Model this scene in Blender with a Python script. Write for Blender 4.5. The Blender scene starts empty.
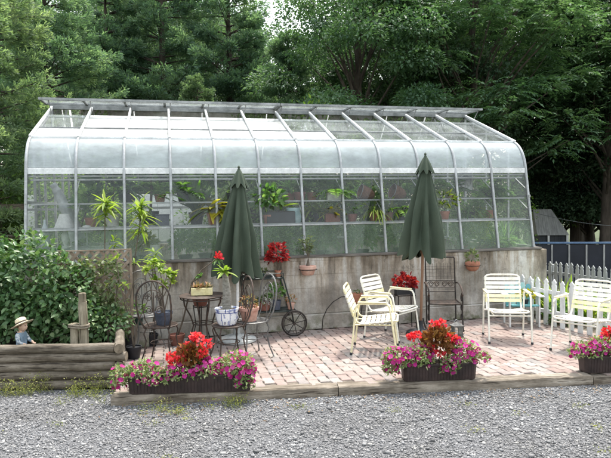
import bpy, bmesh, math, random
import numpy as np
from mathutils import Vector, Matrix

PI = math.pi
R = math.radians
sc = bpy.context.scene
COL = sc.collection
random.seed(7)
RNG = np.random.default_rng(7)

# ------------------------------------------------------------------ camera
CAMH, PIT, ROL, FPX = 1.893, .0400, .0158, 580.7
FW = Vector((0, math.cos(PIT), -math.sin(PIT)))
_r0, _u0 = Vector((1, 0, 0)), Vector((0, math.sin(PIT), math.cos(PIT)))
E1 = _r0 * math.cos(ROL) - _u0 * math.sin(ROL)
E2 = _r0 * math.sin(ROL) + _u0 * math.cos(ROL)
EYE = Vector((0, 0, CAMH))
cd = bpy.data.cameras.new('camera')
cam = bpy.data.objects.new('camera', cd)
COL.objects.link(cam)
m3 = Matrix((E1, E2, -FW)).transposed()
cam.matrix_world = Matrix.Translation(EYE) @ m3.to_4x4()
cd.sensor_width = 36
cd.sensor_fit = 'HORIZONTAL'
cd.lens = 36 * FPX / 611
cd.clip_start = .05
cd.clip_end = 600
sc.camera = cam


def ray(px, py):
    return FW + E1 * ((px - 305.5) / FPX) - E2 * ((py - 229) / FPX)


def G(px, py, z=0.0):
    d = ray(px, py)
    return EYE + d * ((z - CAMH) / d.z)


def AT(px, py, Y):
    d = ray(px, py)
    return EYE + d * (Y / d.y)


# greenhouse frame of reference
TH = .2299
GO = Vector((-3.868, 7.984, 0))
GU = Vector((math.cos(TH), math.sin(TH), 0))
GN = Vector((-math.sin(TH), math.cos(TH), 0))
BAY = .66


def LW(s, d, z):
    return GO + GU * s + GN * d + Vector((0, 0, z))


def FA(px, py, d=0.0):
    r = ray(px, py)
    t = (GO + GN * d - EYE).dot(GN) / r.dot(GN)
    return EYE + r * t


# ------------------------------------------------------------------ materials
def newmat(name):
    m = bpy.data.materials.new(name)
    m.use_nodes = True
    nt = m.node_tree
    nt.nodes.clear()
    out = nt.nodes.new('ShaderNodeOutputMaterial')
    return m, nt, out


def nd(nt, t, **kw):
    n = nt.nodes.new(t)
    for k, v in kw.items():
        if k.startswith('i_'):
            n.inputs[k[2:].replace('_', ' ')].default_value = v
        else:
            setattr(n, k, v)
    return n


def ramp(nt, stops):
    r = nt.nodes.new('ShaderNodeValToRGB')
    e = r.color_ramp.elements
    while len(e) < len(stops):
        e.new(.5)
    for el, (p, c) in zip(e, stops):
        el.position = p
        el.color = (*c, 1)
    return r


def mixc(nt, a, b, fac, mode='MIX'):
    m = nt.nodes.new('ShaderNodeMix')
    m.data_type = 'RGBA'
    m.blend_type = mode
    for sock, v in ((m.inputs[6], a), (m.inputs[7], b), (m.inputs[0], fac)):
        if hasattr(v, 'is_output'):
            nt.links.new(v, sock)
        elif isinstance(v, tuple):
            sock.default_value = (*v, 1)
        else:
            sock.default_value = v
    return m.outputs[2]


def coords(nt, scale=(1, 1, 1), rnd=True):
    tc = nt.nodes.new('ShaderNodeTexCoord')
    mp = nt.nodes.new('ShaderNodeMapping')
    mp.inputs['Scale'].default_value = scale
    nt.links.new(tc.outputs['Object'], mp.inputs['Vector'])
    if rnd:
        oi = nt.nodes.new('ShaderNodeObjectInfo')
        mu = nt.nodes.new('ShaderNodeMath')
        mu.operation = 'MULTIPLY'
        mu.inputs[1].default_value = 37.0
        nt.links.new(oi.outputs['Random'], mu.inputs[0])
        nt.links.new(mu.outputs[0], mp.inputs['Location'])
    return mp.outputs['Vector']


def noise(nt, vec, scale, detail=4, rough=.6):
    n = nt.nodes.new('ShaderNodeTexNoise')
    n.inputs['Scale'].default_value = scale
    n.inputs['Detail'].default_value = detail
    n.inputs['Roughness'].default_value = rough
    nt.links.new(vec, n.inputs['Vector'])
    return n.outputs['Fac']


def surf(name, c1, c2, rough=.6, metal=0., nscale=6., stretch=(1, 1, 1), bump=.2, bscale=30., c3=None, p=(.35, .65), spec=.4,
         bdist=.01, island=None, crack=None):
    """weathered surface: noise blends two or three own colours, fine bump"""
    m, nt, out = newmat(name)
    v = coords(nt, stretch)
    f = noise(nt, v, nscale, 6)
    st = [(p[0], c1), (p[1], c2)]
    if c3:
        st.append((min(.99, p[1] + .14), c3))
    rp = ramp(nt, st)
    nt.links.new(f, rp.inputs[0])
    colr = rp.outputs[0]
    f2 = noise(nt, v, bscale, 5, .7)
    r2 = ramp(nt, [(.3, (.72, .72, .72)), (.7, (1.12, 1.12, 1.12))])
    nt.links.new(f2, r2.inputs[0])
    colr = mixc(nt, colr, r2.outputs[0], .8, 'MULTIPLY')
    if island:
        g = nt.nodes.new('ShaderNodeNewGeometry')
        r3 = ramp(nt, island)
        nt.links.new(g.outputs['Random Per Island'], r3.inputs[0])
        colr = mixc(nt, colr, r3.outputs[0], 1., 'MULTIPLY')
    if crack:
        fc = noise(nt, coords(nt, crack), 5., 3, .5)
        rc = ramp(nt, [(.34, (.16, .14, .12)), (.4, (.75, .74, .72)), (.46, (1, 1, 1))])
        nt.links.new(fc, rc.inputs[0])
        colr = mixc(nt, colr, rc.outputs[0], .9, 'MULTIPLY')
        kn = noise(nt, coords(nt), 2.2, 5, .7)
        rk = ramp(nt, [(.4, (.62, .6, .56)), (.6, (1.2, 1.2, 1.2))])
        nt.links.new(kn, rk.inputs[0])
        colr = mixc(nt, colr, rk.outputs[0], .8, 'MULTIPLY')
    b = nd(nt, 'ShaderNodeBsdfPrincipled', i_Roughness=rough, i_Metallic=metal)
    b.inputs['Specular IOR Level'].default_value = spec
    nt.links.new(colr, b.inputs['Base Color'])
    if bump:
        bp = nd(nt, 'ShaderNodeBump', i_Strength=bump, i_Distance=bdist)
        nt.links.new(f2, bp.inputs['Height'])
        nt.links.new(bp.outputs[0], b.inputs['Normal'])
    nt.links.new(b.outputs[0], out.inputs[0])
    return m


def leafmat(name, stops, trans=.4, rough=.55, nscale=.9, var=.5, spec=.25):
    """leaves: colour per leaf island + slow clump variation, diffuse and translucent"""
    m, nt, out = newmat(name)
    g = nt.nodes.new('ShaderNodeNewGeometry')
    rp = ramp(nt, stops)
    v = coords(nt)
    f = noise(nt, v, nscale, 3)
    a = nt.nodes.new('ShaderNodeMath')
    a.operation = 'MULTIPLY_ADD'
    nt.links.new(f, a.inputs[0])
    a.inputs[1].default_value = 2.4
    a.inputs[2].default_value = -.7
    mx = nt.nodes.new('ShaderNodeMix')
    mx.inputs[0].default_value = var
    nt.links.new(g.outputs['Random Per Island'], mx.inputs[2])
    nt.links.new(a.outputs[0], mx.inputs[3])
    nt.links.new(mx.outputs[0], rp.inputs[0])
    b = nd(nt, 'ShaderNodeBsdfPrincipled', i_Roughness=rough)
    b.inputs['Specular IOR Level'].default_value = spec
    nt.links.new(rp.outputs[0], b.inputs['Base Color'])
    t = nt.nodes.new('ShaderNodeBsdfTranslucent')
    tcol = mixc(nt, rp.outputs[0], (1.12, 1.22, .62), 1., 'MULTIPLY')
    nt.links.new(tcol, t.inputs['Color'])
    ms = nt.nodes.new('ShaderNodeMixShader')
    ms.inputs[0].default_value = trans
    nt.links.new(b.outputs[0], ms.inputs[1])
    nt.links.new(t.outputs[0], ms.inputs[2])
    nt.links.new(ms.outputs[0], out.inputs[0])
    return m


def glassmat(name, dirt_glare=(.7, .75, .75), amount=(.02, .15), nscale=3., trans=.5, ior=1.75, stretch=(1, 1, 1), tint=(.94, .97, .95)):  # veil colour: dirt on wall panes, painted sky reflection on roof and eave
    m, nt, out = newmat(name)
    fr = nd(nt, 'ShaderNodeFresnel', i_IOR=ior)
    tr = nt.nodes.new('ShaderNodeBsdfTransparent')
    tr.inputs[0].default_value = (*tint, 1)
    gl = nd(nt, 'ShaderNodeBsdfGlossy', i_Roughness=.03)
    gl.inputs[0].default_value = (1, 1, 1, 1)
    m1 = nt.nodes.new('ShaderNodeMixShader')
    nt.links.new(fr.outputs[0], m1.inputs[0])
    nt.links.new(tr.outputs[0], m1.inputs[1])
    nt.links.new(gl.outputs[0], m1.inputs[2])
    df = nt.nodes.new('ShaderNodeBsdfDiffuse')
    df.inputs[0].default_value = (*dirt_glare, 1)
    tl = nt.nodes.new('ShaderNodeBsdfTranslucent')
    tl.inputs[0].default_value = (*dirt_glare, 1)
    m2 = nt.nodes.new('ShaderNodeMixShader')
    m2.inputs[0].default_value = trans
    nt.links.new(df.outputs[0], m2.inputs[1])
    nt.links.new(tl.outputs[0], m2.inputs[2])
    v = coords(nt, stretch)
    f = noise(nt, v, nscale, 6, .7)
    mr = nd(nt, 'ShaderNodeMapRange')
    mr.inputs[1].default_value = .3
    mr.inputs[2].default_value = .7
    mr.inputs[3].default_value = amount[0]
    mr.inputs[4].default_value = amount[1]
    nt.links.new(f, mr.inputs[0])
    m3_ = nt.nodes.new('ShaderNodeMixShader')
    nt.links.new(mr.outputs[0], m3_.inputs[0])
    nt.links.new(m1.outputs[0], m3_.inputs[1])
    nt.links.new(m2.outputs[0], m3_.inputs[2])
    nt.links.new(m3_.outputs[0], out.inputs[0])
    return m


M = {}
M['alu'] = surf('aluminium', (.27, .28, .28), (.42, .435, .44), .42, .25, 5, bump=.05, c3=(.5, .51, .51))
M['alu_white'] = surf('white_paint_bar', (.55, .57, .57), (.78, .79, .79), .45, 0, 4, bump=.05)
M['alu_dark'] = surf('tarnished_vent', (.16, .17, .17), (.34, .35, .35), .5, .2, 5, bump=.06)
M['glass'] = glassmat('pane_glass', (.62, .7, .68), (.01, .1), 2.5, ior=1.4, tint=(.98, .99, .985))
M['glass_low'] = glassmat('algae_glass', (.45, .58, .45), (.12, .55), 2.2, stretch=(1, 1, .7), trans=.6, ior=1.4, tint=(.97, .99, .97))
M['glass_curve'] = glassmat('sky_sheen_curved_glass', (.86, .95, .98), (.35, .78), 2.0, trans=.55, stretch=(1, 1, 2.2))  # sky reflected in the curved eave is painted in as a pale veil
M['glass_roof'] = glassmat('roof_glass', (.78, .84, .84), (.05, .3), 2.5, ior=1.6, tint=(.98, .99, .985))  # whitish reflection painted in as a thin pale layer
M['glass_glare'] = glassmat('sky_glare_glass', (.93, .94, .93), (.42, .97), 3.2, trans=.56)  # bright sky glare on the roof painted in as patchy white
M['back_glass'] = glassmat('back_glass', (.6, .68, .62), (.0, .03), 1.5, ior=1.3, tint=(.985, .99, .985))
M['shelf'] = glassmat('shelf_glass', (.5, .6, .55), (.0, .06), 2, ior=1.3, tint=(.98, .99, .98))
M['sill'] = surf('sill_wood', (.06, .055, .05), (.2, .18, .16), .8, 0, 3, (1, 6, 6), .3, 40)
M['iron'] = surf('black_iron', (.018, .017, .017), (.05, .04, .035), .5, .5, 14, bump=.25, bscale=80)
M['rust_iron'] = surf('rusty_iron', (.03, .026, .024), (.09, .06, .045), .65, .3, 16, bump=.3, bscale=90)
M['grey_iron'] = surf('grey_iron', (.09, .09, .088), (.2, .195, .185), .5, .3, 12, bump=.2)
M['cart'] = surf('dark_green_iron', (.016, .026, .024), (.04, .05, .048), .45, .3, 10, bump=.2)
M['terra'] = surf('terracotta', (.3, .125, .075), (.44, .2, .13), .85, 0, 9, bump=.2, c3=(.52, .34, .27))
M['terra_pale'] = surf('pale_terracotta', (.4, .2, .15), (.55, .36, .29), .85, 0, 8, bump=.2, c3=(.62, .5, .44))
M['terra_dark'] = surf('dark_terracotta', (.16, .06, .045), (.26, .11, .08), .8, 0, 8, bump=.2)
M['blackpot'] = surf('black_plastic', (.012, .013, .016), (.03, .032, .04), .5, 0, 6, bump=.1)
M['bluepot'] = surf('blue_glaze', (.04, .05, .075), (.09, .105, .14), .25, 0, 5, bump=.05)
M['greenpot'] = surf('green_plastic', (.02, .055, .045), (.035, .08, .065), .5, 0, 6, bump=.1)
M['whitepot'] = surf('white_ceramic', (.62, .63, .6), (.75, .75, .72), .5, 0, 5, bump=.1)
M['yellowpot'] = surf('cream_planter', (.7, .6, .3), (.78, .7, .42), .6, 0, 6, bump=.1)
M['soil'] = surf('soil', (.025, .018, .012), (.06, .045, .03), 1, 0, 20, bump=.8, bscale=60)
M['bark'] = surf('bark', (.035, .027, .02), (.1, .08, .065), .95, 0, 6, (1, 1, .25), .8, 30, bdist=.03)
M['stem'] = surf('stem', (.07, .055, .04), (.16, .13, .1), .85, 0, 12, (1, 1, .4), .4, 60)
M['trunk_grey'] = surf('grey_stem', (.13, .12, .1), (.26, .25, .22), .9, 0, 20, (1, 1, 2.5), .6, 50)
M['log'] = surf('weathered_log', (.1, .08, .058), (.22, .19, .15), .9, 0, 3.5, (1.1, 6, 6), .6, 26, c3=(.33, .3, .26), bdist=.012, crack=(.7, 12, 12))
M['log_end'] = surf('log_end', (.1, .08, .055), (.22, .18, .13), .95, 0, 14, bump=.5)
M['beam'] = surf('weathered_beam', (.12, .095, .07), (.3, .26, .21), .9, 0, 3, (.7, 7, 7), .7, 22, c3=(.44, .41, .36), bdist=.012, crack=(.7, 12, 12))
M['lattice'] = surf('lattice_wood', (.2, .145, .105), (.32, .25, .19), .85, 0, 6, bump=.3)
M['picket'] = surf('white_picket', (.55, .56, .55), (.76, .77, .76), .7, 0, 4, (1, 1, .3), .2, 30)
M['picket_grey'] = surf('grey_picket', (.24, .25, .24), (.4, .41, .4), .8, 0, 4, (1, 1, .3), .2, 30)
M['chair_white'] = surf('white_tube', (.46, .42, .34), (.74, .72, .63), .4, 0, 9, bump=.04, p=(.28, .44))
M['chair_cream'] = surf('cream_tube', (.48, .4, .2), (.74, .68, .44), .45, 0, 9, bump=.04, p=(.28, .44))
M['strap_white'] = surf('white_strap', (.5, .47, .38), (.74, .72, .63), .5, 0, 7, bump=.06, p=(.28, .46))
M['strap_cream'] = surf('cream_strap', (.66, .6, .34), (.76, .71, .48), .45, 0, 6, bump=.06)
M['umb'] = surf('green_canvas', (.04, .056, .038), (.062, .08, .056), .8, 0, 3, (1, 1, .4), .3, 200, spec=.2, bdist=.002)
M['wood'] = surf('brown_wood', (.16, .085, .05), (.27, .16, .1), .7, 0, 3, (6, 6, .5), .25, 30)
M['planter'] = surf('dark_brown_planter', (.022, .014, .014), (.045, .028, .026), .55, 0, 8, bump=.15)
M['teal'] = surf('teal_plastic', (.06, .24, .27), (.14, .36, .38), .5, 0, 5, bump=.05)
M['teal_pale'] = surf('pale_teal_plastic', (.24, .42, .4), (.36, .54, .5), .5, 0, 5, bump=.05)
M['white'] = surf('white_paint', (.7, .7, .69), (.8, .8, .79), .5, 0, 4, bump=.05)
M['pool'] = surf('navy_pool_wall', (.005, .008, .016), (.012, .016, .028), .5, 0, 2, bump=.05)
M['pool_rail'] = surf('blue_pool_rail', (.06, .11, .2), (.1, .17, .28), .45, .1, 4, bump=.05)
M['shed_roof'] = surf('grey_metal_roof', (.24, .24, .235), (.42, .42, .41), .6, .1, 3, (8, .5, 1), .3, 20)
M['shed_wall'] = surf('dark_shed_wall', (.03, .034, .04), (.06, .064, .07), .8, 0, 3, (6, 6, .4), .2)
M['coir'] = surf('coir', (.12, .06, .035), (.24, .13, .08), 1, 0, 20, bump=.9, bscale=50, bdist=.02)
M['foil'] = surf('silver_sheet', (.3, .32, .33), (.5, .52, .53), .5, .3, 4, bump=.6, bscale=9)
M['shade'] = surf('lamp_shade_fabric', (.6, .6, .58), (.72, .72, .7), .8, 0, 4, bump=.05)
M['steel'] = surf('grey_steel', (.26, .28, .29), (.4, .42, .43), .4, .5, 5, bump=.1)
M['rope'] = surf('rope', (.16, .13, .09), (.3, .26, .2), 1, 0, 40, bump=.8, bscale=90)
M['post'] = surf('pier_post', (.2, .17, .12), (.34, .3, .22), .9, 0, 4, (5, 5, .6), .5, 26, c3=(.42, .4, .34), crack=(9, 9, .4))
M['skin'] = surf('painted_skin', (.5, .33, .24), (.56, .39, .29), .6, 0, 8, bump=.05)
M['hat'] = surf('straw', (.55, .47, .32), (.7, .62, .46), .85, 0, 30, bump=.5, bscale=120)
M['band'] = surf('hat_band', (.05, .04, .03), (.08, .06, .05), .8, bump=.1)
M['shirt'] = surf('blue_jacket', (.1, .15, .2), (.2, .27, .33), .8, 0, 12, bump=.2)
M['sleeve'] = surf('plaid_sleeve', (.14, .19, .24), (.44, .47, .48), .8, 0, 46, bump=.1, p=(.45, .55))
M['hair'] = surf('painted_hair', (.12, .07, .04), (.2, .13, .08), .7, bump=.3)
M['eye'] = surf('painted_eye', (.02, .02, .02), (.04, .03, .03), .3, bump=0)
M['wire'] = surf('cable', (.03, .03, .03), (.05, .05, .05), .6, bump=0)
M['bottle'] = surf('grey_bottle', (.3, .36, .38), (.5, .55, .56), .2, 0, 6, bump=.05)
M['bag'] = surf('pale_turquoise_bag', (.3, .47, .5), (.5, .62, .63), .5, 0, 8, bump=.3)

LF = {}
LF['pine'] = leafmat('pine_needles', [(.1, (0.056, 0.106, 0.077)), (.5, (0.125, 0.213, 0.147)), (.9, (0.275, 0.375, 0.250))], .52, .6, .6, .6)
LF['pine_light'] = leafmat('pale_pine_needles', [(.1, (0.069, 0.119, 0.069)), (.5, (0.156, 0.231, 0.138)), (.9, (0.300, 0.375, 0.237))], .52, .6, .6, .5)
LF['dec'] = leafmat('tree_leaves', [(.1, (0.037, 0.083, 0.048)), (.5, (0.085, 0.160, 0.085)), (.9, (0.175, 0.269, 0.144))], .45, .5, .7, .65)
LF['dec_dark'] = leafmat('dark_tree_leaves', [(.1, (0.030, 0.062, 0.041)), (.5, (0.068, 0.124, 0.073)), (.9, (0.149, 0.223, 0.121))], .38, .55, .7, .65)
LF['dec_light'] = leafmat('light_tree_leaves', [(.1, (.05, .1, .02)), (.5, (.09, .16, .035)), (.9, (.16, .23, .06))], .5, .5, .6, .5)
LF['bush'] = leafmat('bush_leaves', [(.1, (.035, .085, .03)), (.5, (.085, .165, .06)), (.9, (.19, .26, .12))], .3, .42, 1.2, .35, .45)
LF['bush_pale'] = leafmat('pale_bush_leaves', [(.1, (.08, .11, .05)), (.5, (.15, .19, .09)), (.9, (.27, .3, .17))], .35, .5, 2, .35)
LF['house'] = leafmat('houseplant_leaves', [(.1, (.055, .13, .045)), (.5, (.14, .26, .08)), (.9, (.27, .39, .14))], .45, .45, 2, .4)
LF['yellowgreen'] = leafmat('yellow_green_leaves', [(.1, (.13, .22, .03)), (.5, (.24, .33, .05)), (.9, (.38, .42, .1))], .5, .45, 3, .3)
LF['croton'] = leafmat('croton_leaves', [(.1, (.1, .14, .02)), (.45, (.35, .3, .03)), (.8, (.45, .4, .06)), (.95, (.35, .08, .03))], .45, .4, 3, .2)
LF['redleaf'] = leafmat('red_leaves', [(.1, (.12, .008, .014)), (.5, (.3, .018, .024)), (.9, (.46, .05, .05))], .4, .45, 3, .25)
LF['bronze'] = leafmat('bronze_leaves', [(.1, (.09, .03, .012)), (.5, (.22, .085, .03)), (.9, (.3, .17, .06))], .4, .4, 3, .25)
LF['pet_leaf'] = leafmat('petunia_leaves', [(.1, (.09, .15, .045)), (.5, (.21, .27, .11)), (.9, (.42, .43, .26))], .4, .6, 4, .3)
LF['magenta'] = leafmat('magenta_petals', [(.1, (.3, .01, .13)), (.5, (.5, .03, .26)), (.9, (.62, .12, .4))], .4, .6, 4, .25)
LF['redpetal'] = leafmat('red_petals', [(.1, (.5, .012, .03)), (.5, (.72, .03, .05)), (.9, (.8, .12, .12))], .35, .5, 4, .2)
LF['pinkpetal'] = leafmat('rose_petals', [(.1, (.55, .02, .06)), (.9, (.7, .12, .17))], .35, .5, 4, .2)
LF['succ'] = leafmat('succulent_leaves', [(.1, (.14, .16, .06)), (.5, (.3, .2, .1)), (.9, (.42, .18, .1))], .25, .5, 6, .3)
LF['weed'] = leafmat('weed_leaves', [(.1, (.1, .13, .03)), (.5, (.22, .24, .07)), (.9, (.36, .34, .14))], .4, .7, 3, .4)
LF['litter'] = leafmat('dry_leaves', [(.1, (.06, .035, .02)), (.5, (.14, .09, .05)), (.9, (.24, .17, .1))], .1, .9, 3, .3)


# ------------------------------------------------------------------ mesh helpers
def tag(o, label=None, cat=None, group=None, kind=None):
    if label: o['label'] = label
    if cat: o['category'] = cat
    if group: o['group'] = group
    if kind: o['kind'] = kind
    return o


def thing(name, label, cat, loc=(0, 0, 0), rz=0., group=None):
    o = bpy.data.objects.new(name, None)
    o.empty_display_size = .1
    COL.objects.link(o)
    o.location = loc
    o.rotation_euler = (0, 0, rz)
    return tag(o, label, cat, group)


def relabel(o, label):
    o['label'] = label
    return o


def dup(root, loc, rz=0., label=None, scale=None):
    r = root.copy()
    COL.objects.link(r)
    r.location = loc
    r.rotation_euler = (0, 0, rz)
    if scale is not None: r.scale = (scale,) * 3 if not hasattr(scale, '__len__') else scale
    if label: r['label'] = label
    for ch in list(root.children):
        c = ch.copy()
        COL.objects.link(c)
        c.parent = r
        for g in ch.children:
            d = g.copy()
            COL.objects.link(d)
            d.parent = c
    return r


class MB:
    def __init__(self):
        self.v, self.f, self.mi = [], [], []
        self.cur = 0

    def add(self, vs, fs):
        b = len(self.v)
        self.v += [tuple(x) for x in vs]
        self.f += [tuple(i + b for i in q) for q in fs]
        self.mi += [self.cur] * len(fs)
        return self

    def box(self, c, s, rz=0., rot=None):
        hx, hy, hz = s[0] / 2, s[1] / 2, s[2] / 2
        mt = rot if rot is not None else Matrix.Rotation(rz, 3, 'Z')
        c = Vector(c)
        vs = [c + mt @ Vector((x * hx, y * hy, z * hz)) for x in (-1, 1) for y in (-1, 1) for z in (-1, 1)]
        return self.add(vs, [(0, 1, 3, 2), (4, 6, 7, 5), (0, 4, 5, 1), (2, 3, 7, 6), (0, 2, 6, 4), (1, 5, 7, 3)])

    def beam(self, a, b, w, h, up=(0, 0, 1)):
        a, b = Vector(a), Vector(b)
        d = b - a
        L = d.length
        x = d.normalized()
        up = Vector(up)
        y = up.cross(x)
        if y.length < 1e-4: y = Vector((1, 0, 0)).cross(x)
        y.normalize()
        z = x.cross(y)
        return self.box((a + b) / 2, (L, w, h), rot=Matrix((x, y, z)).transposed())

    def tube(self, pts, r, n=8, caps=True, closed=False):
        pts = [Vector(p) for p in pts]
        if not hasattr(r, '__len__'): r = [r] * len(pts)
        N = len(pts)
        t0 = None
        vs = []
        for i, p in enumerate(pts):
            if closed:
                t = pts[(i + 1) % N] - pts[i - 1]
            else:
                t = pts[min(i + 1, N - 1)] - pts[max(i - 1, 0)]
            t = t.normalized() if t.length > 1e-9 else Vector((0, 0, 1))
            if t0 is None:
                a = Vector((0, 0, 1)) if abs(t.z) < .9 else Vector((1, 0, 0))
                u = (a - t * a.dot(t)).normalized()
            else:
                u = (u - t * u.dot(t))
                u = u.normalized() if u.length > 1e-6 else t.orthogonal().normalized()
            w = t.cross(u)
            t0 = t
            for k in range(n):
                an = 2 * PI * k / n
                vs.append(p + (u * math.cos(an) + w * math.sin(an)) * r[i])
        fs = []
        for i in range(N if closed else N - 1):
            j = (i + 1) % N
            for k in range(n):
                k2 = (k + 1) % n
                fs.append((i * n + k, i * n + k2, j * n + k2, j * n + k))
        if caps and not closed:
            fs.append(tuple(reversed(range(n))))
            fs.append(tuple((N - 1) * n + k for k in range(n)))
        return self.add(vs, fs)

    def lathe(self, prof, n=20, c=(0, 0, 0), sx=1., sy=1.):
        c = Vector(c)
        vs, fs = [], []
        for r, z in prof:
            for k in range(n):
                a = 2 * PI * k / n
                vs.append(c + Vector((r * sx * math.cos(a), r * sy * math.sin(a), z)))
        for i in range(len(prof) - 1):
            for k in range(n):
                k2 = (k + 1) % n
                fs.append((i * n + k, i * n + k2, (i + 1) * n + k2, (i + 1) * n + k))
        fs.append(tuple(reversed(range(n))))
        fs.append(tuple((len(prof) - 1) * n + k for k in range(n)))
        return self.add(vs, fs)

    def prism(self, poly, t, mt):
        """poly in local xy, thickness t along local z, matrix 4x4"""
        n = len(poly)
        vs = [mt @ Vector((x, y, -t / 2)) for x, y in poly] + [mt @ Vector((x, y, t / 2)) for x, y in poly]
        fs = [tuple(reversed(range(n))), tuple(range(n, 2 * n))] + [(i, (i + 1) % n, n + (i + 1) % n, n + i) for i in range(n)]
        return self.add(vs, fs)

    def build(self, name, mats, parent=None, smooth=True, bevel=0., angle=40):
        me = bpy.data.meshes.new(name)
        me.from_pydata(self.v, [], self.f)
        if not isinstance(mats, (list, tuple)): mats = [mats]
        for m in mats: me.materials.append(m)
        if len(mats) > 1: me.polygons.foreach_set('material_index', self.mi)
        me.validate()
        if smooth:
            me.polygons.foreach_set('use_smooth', [True] * len(me.polygons))
            me.set_sharp_from_angle(angle=R(angle))
        o = bpy.data.objects.new(name, me)
        COL.objects.link(o)
        if parent is not None: o.parent = parent
        if bevel:
            bv = o.modifiers.new('bevel', 'BEVEL')
            bv.width = bevel
            bv.segments = 2
            bv.limit_method = 'ANGLE'
        return o


def npmesh(name, V, F, mat, parent=None, smooth=False):
    """V (N,3), F (M,k) index array"""
    me = bpy.data.meshes.new(name)
    V = np.asarray(V, np.float32)
    F = np.asarray(F, np.int32)
    k = F.shape[1]
    me.vertices.add(len(V))
    me.vertices.foreach_set('co', V.ravel())
    me.loops.add(F.size)
    me.loops.foreach_set('vertex_index', F.ravel())
    me.polygons.add(len(F))
    me.polygons.foreach_set('loop_start', np.arange(len(F), dtype=np.int32) * k)
    me.polygons.foreach_set('loop_total', np.full(len(F), k, np.int32))
    me.update(calc_edges=True)
    me.materials.append(mat)
    if smooth: me.polygons.foreach_set('use_smooth', [True] * len(F))
    o = bpy.data.objects.new(name, me)
    COL.objects.link(o)
    if parent is not None: o.parent = parent
    return o


def unit(a):
    return a / (np.linalg.norm(a, axis=-1, keepdims=True) + 1e-9)


def leaves(P, D, Nn, L, W, fold=.15, mid=.42, six=False):
    """leaf rhombs: P base, D direction, Nn approx normal -> V,F (quads, folded)"""
    P, D, Nn = np.asarray(P, float), unit(np.asarray(D, float)), np.asarray(Nn, float)
    n = len(P)
    L = np.broadcast_to(np.asarray(L, float), (n,))[:, None]
    W = np.broadcast_to(np.asarray(W, float), (n,))[:, None]
    S = unit(np.cross(D, Nn))
    U = unit(np.cross(S, D))
    if not six:
        mp = P + D * L * mid
        V = np.stack([P, mp + S * W / 2 + U * W * fold, P + D * L - U * L * .12, mp - S * W / 2 + U * W * fold], 1).reshape(-1, 3)
        F = np.arange(4 * n).reshape(n, 4)
        return V, F
    a, b, tip = P + D * L * .24, P + D * L * .62 - U * L * .05, P + D * L - U * L * .16
    V = np.stack([P, a + S * W * .46 + U * W * fold, b + S * W * .42 + U * W * fold, tip, b - S * W * .42 + U * W * fold, a - S * W * .46 + U * W * fold], 1).reshape(-1, 3)
    k = np.arange(n)[:, None] * 6
    F = np.concatenate([k + np.array([0, 1, 2, 3]), k + np.array([0, 3, 4, 5])])
    return V, F


def join(parts):
    vs, fs, b = [], [], 0
    for V, F in parts:
        vs.append(V)
        fs.append(F + b)
        b += len(V)
    return np.concatenate(vs), np.concatenate(fs)


def blades(P, D, L, W, droop=.5, seg=5, vee=.2, shape=None):
    """arching strap leaves, one island each"""
    P, D = np.asarray(P, float), unit(np.asarray(D, float))
    n = len(P)
    L = np.broadcast_to(np.asarray(L, float), (n,))
    W = np.broadcast_to(np.asarray(W, float), (n,))
    dr = np.broadcast_to(np.asarray(droop, float), (n,))
    S = unit(np.cross(D, np.array([0, 0, 1.]) + RNG.normal(0, .08, (n, 3))))
    t = np.linspace(0, 1, seg + 1)
    if shape is None: shape = np.sin(PI * (.12 + .86 * t)) ** .7
    cen = P[:, None] + D[:, None] * (L[:, None] * t)[..., None]
    cen[..., 2] -= (dr * L)[:, None] * t ** 2
    wv = S[:, None] * (W[:, None] * shape / 2)[..., None]
    up = np.zeros((n, seg + 1, 3))
    up[..., 2] = (W[:, None] * shape) * vee
    V = np.stack([cen - wv + up, cen, cen + wv + up], 2)     # n,seg+1,3,3
    idx = np.arange(n * (seg + 1) * 3).reshape(n, seg + 1, 3)
    F = np.concatenate([np.stack([idx[:, :-1, j], idx[:, :-1, j + 1], idx[:, 1:, j + 1], idx[:, 1:, j]], -1).reshape(-1, 4)
                        for j in (0, 1)])
    return V.reshape(-1, 3), F


def rdir(n, zlo=-1, zhi=1):
    a = RNG.uniform(0, 2 * PI, n)
    z = RNG.uniform(zlo, zhi, n)
    r = np.sqrt(np.maximum(0, 1 - z * z))
    return np.stack([r * np.cos(a), r * np.sin(a), z], 1)


# ------------------------------------------------------------------ setting
def ground_mat():
    return surf('ground_grass', (.03, .042, .016), (.06, .075, .03), 1, 0, .8, bump=.6, bscale=12, c3=(.09, .085, .05), bdist=.05)


def sheet(name, poly, z, mat, kind='structure'):
    mb = MB()
    mb.add([(x, y, z) for x, y in poly], [tuple(range(len(poly)))])
    o = mb.build(name, mat, smooth=False)
    tag(o, kind=kind)
    return o


sheet('ground', [(-150, -150), (150, -150), (150, 250), (-150, 250)], -.13, ground_mat())
GRAV_M = surf('gravel_bed', (.13, .13, .135), (.23, .23, .235), 1, 0, 45, bump=1., bscale=120, c3=(.4, .4, .39), bdist=.02)
sheet('gravel_drive', [(-14, -8), (16, -8), (16, 6.9), (3.6, 6.26), (-2.0, 5.80), (-2.02, 6.33), (-14, 6.5)], -.095, GRAV_M)


def bY(x):      # front line of the timber edging
    return 5.945 + .085 * x


# patio slab under the pavers, and the pavers themselves in one paving mesh
sheet('patio_base', [(-1.97, 5.85), (4.9, 6.45), (5.3, 10.4), (-4.6, 8.5), (-3.0, 7.9), (-2.36, 7.45), (-2.0, 6.34)], -.012,
      surf('joint_sand', (.07, .058, .045), (.15, .125, .1), 1, 0, 12, bump=.5))


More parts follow.
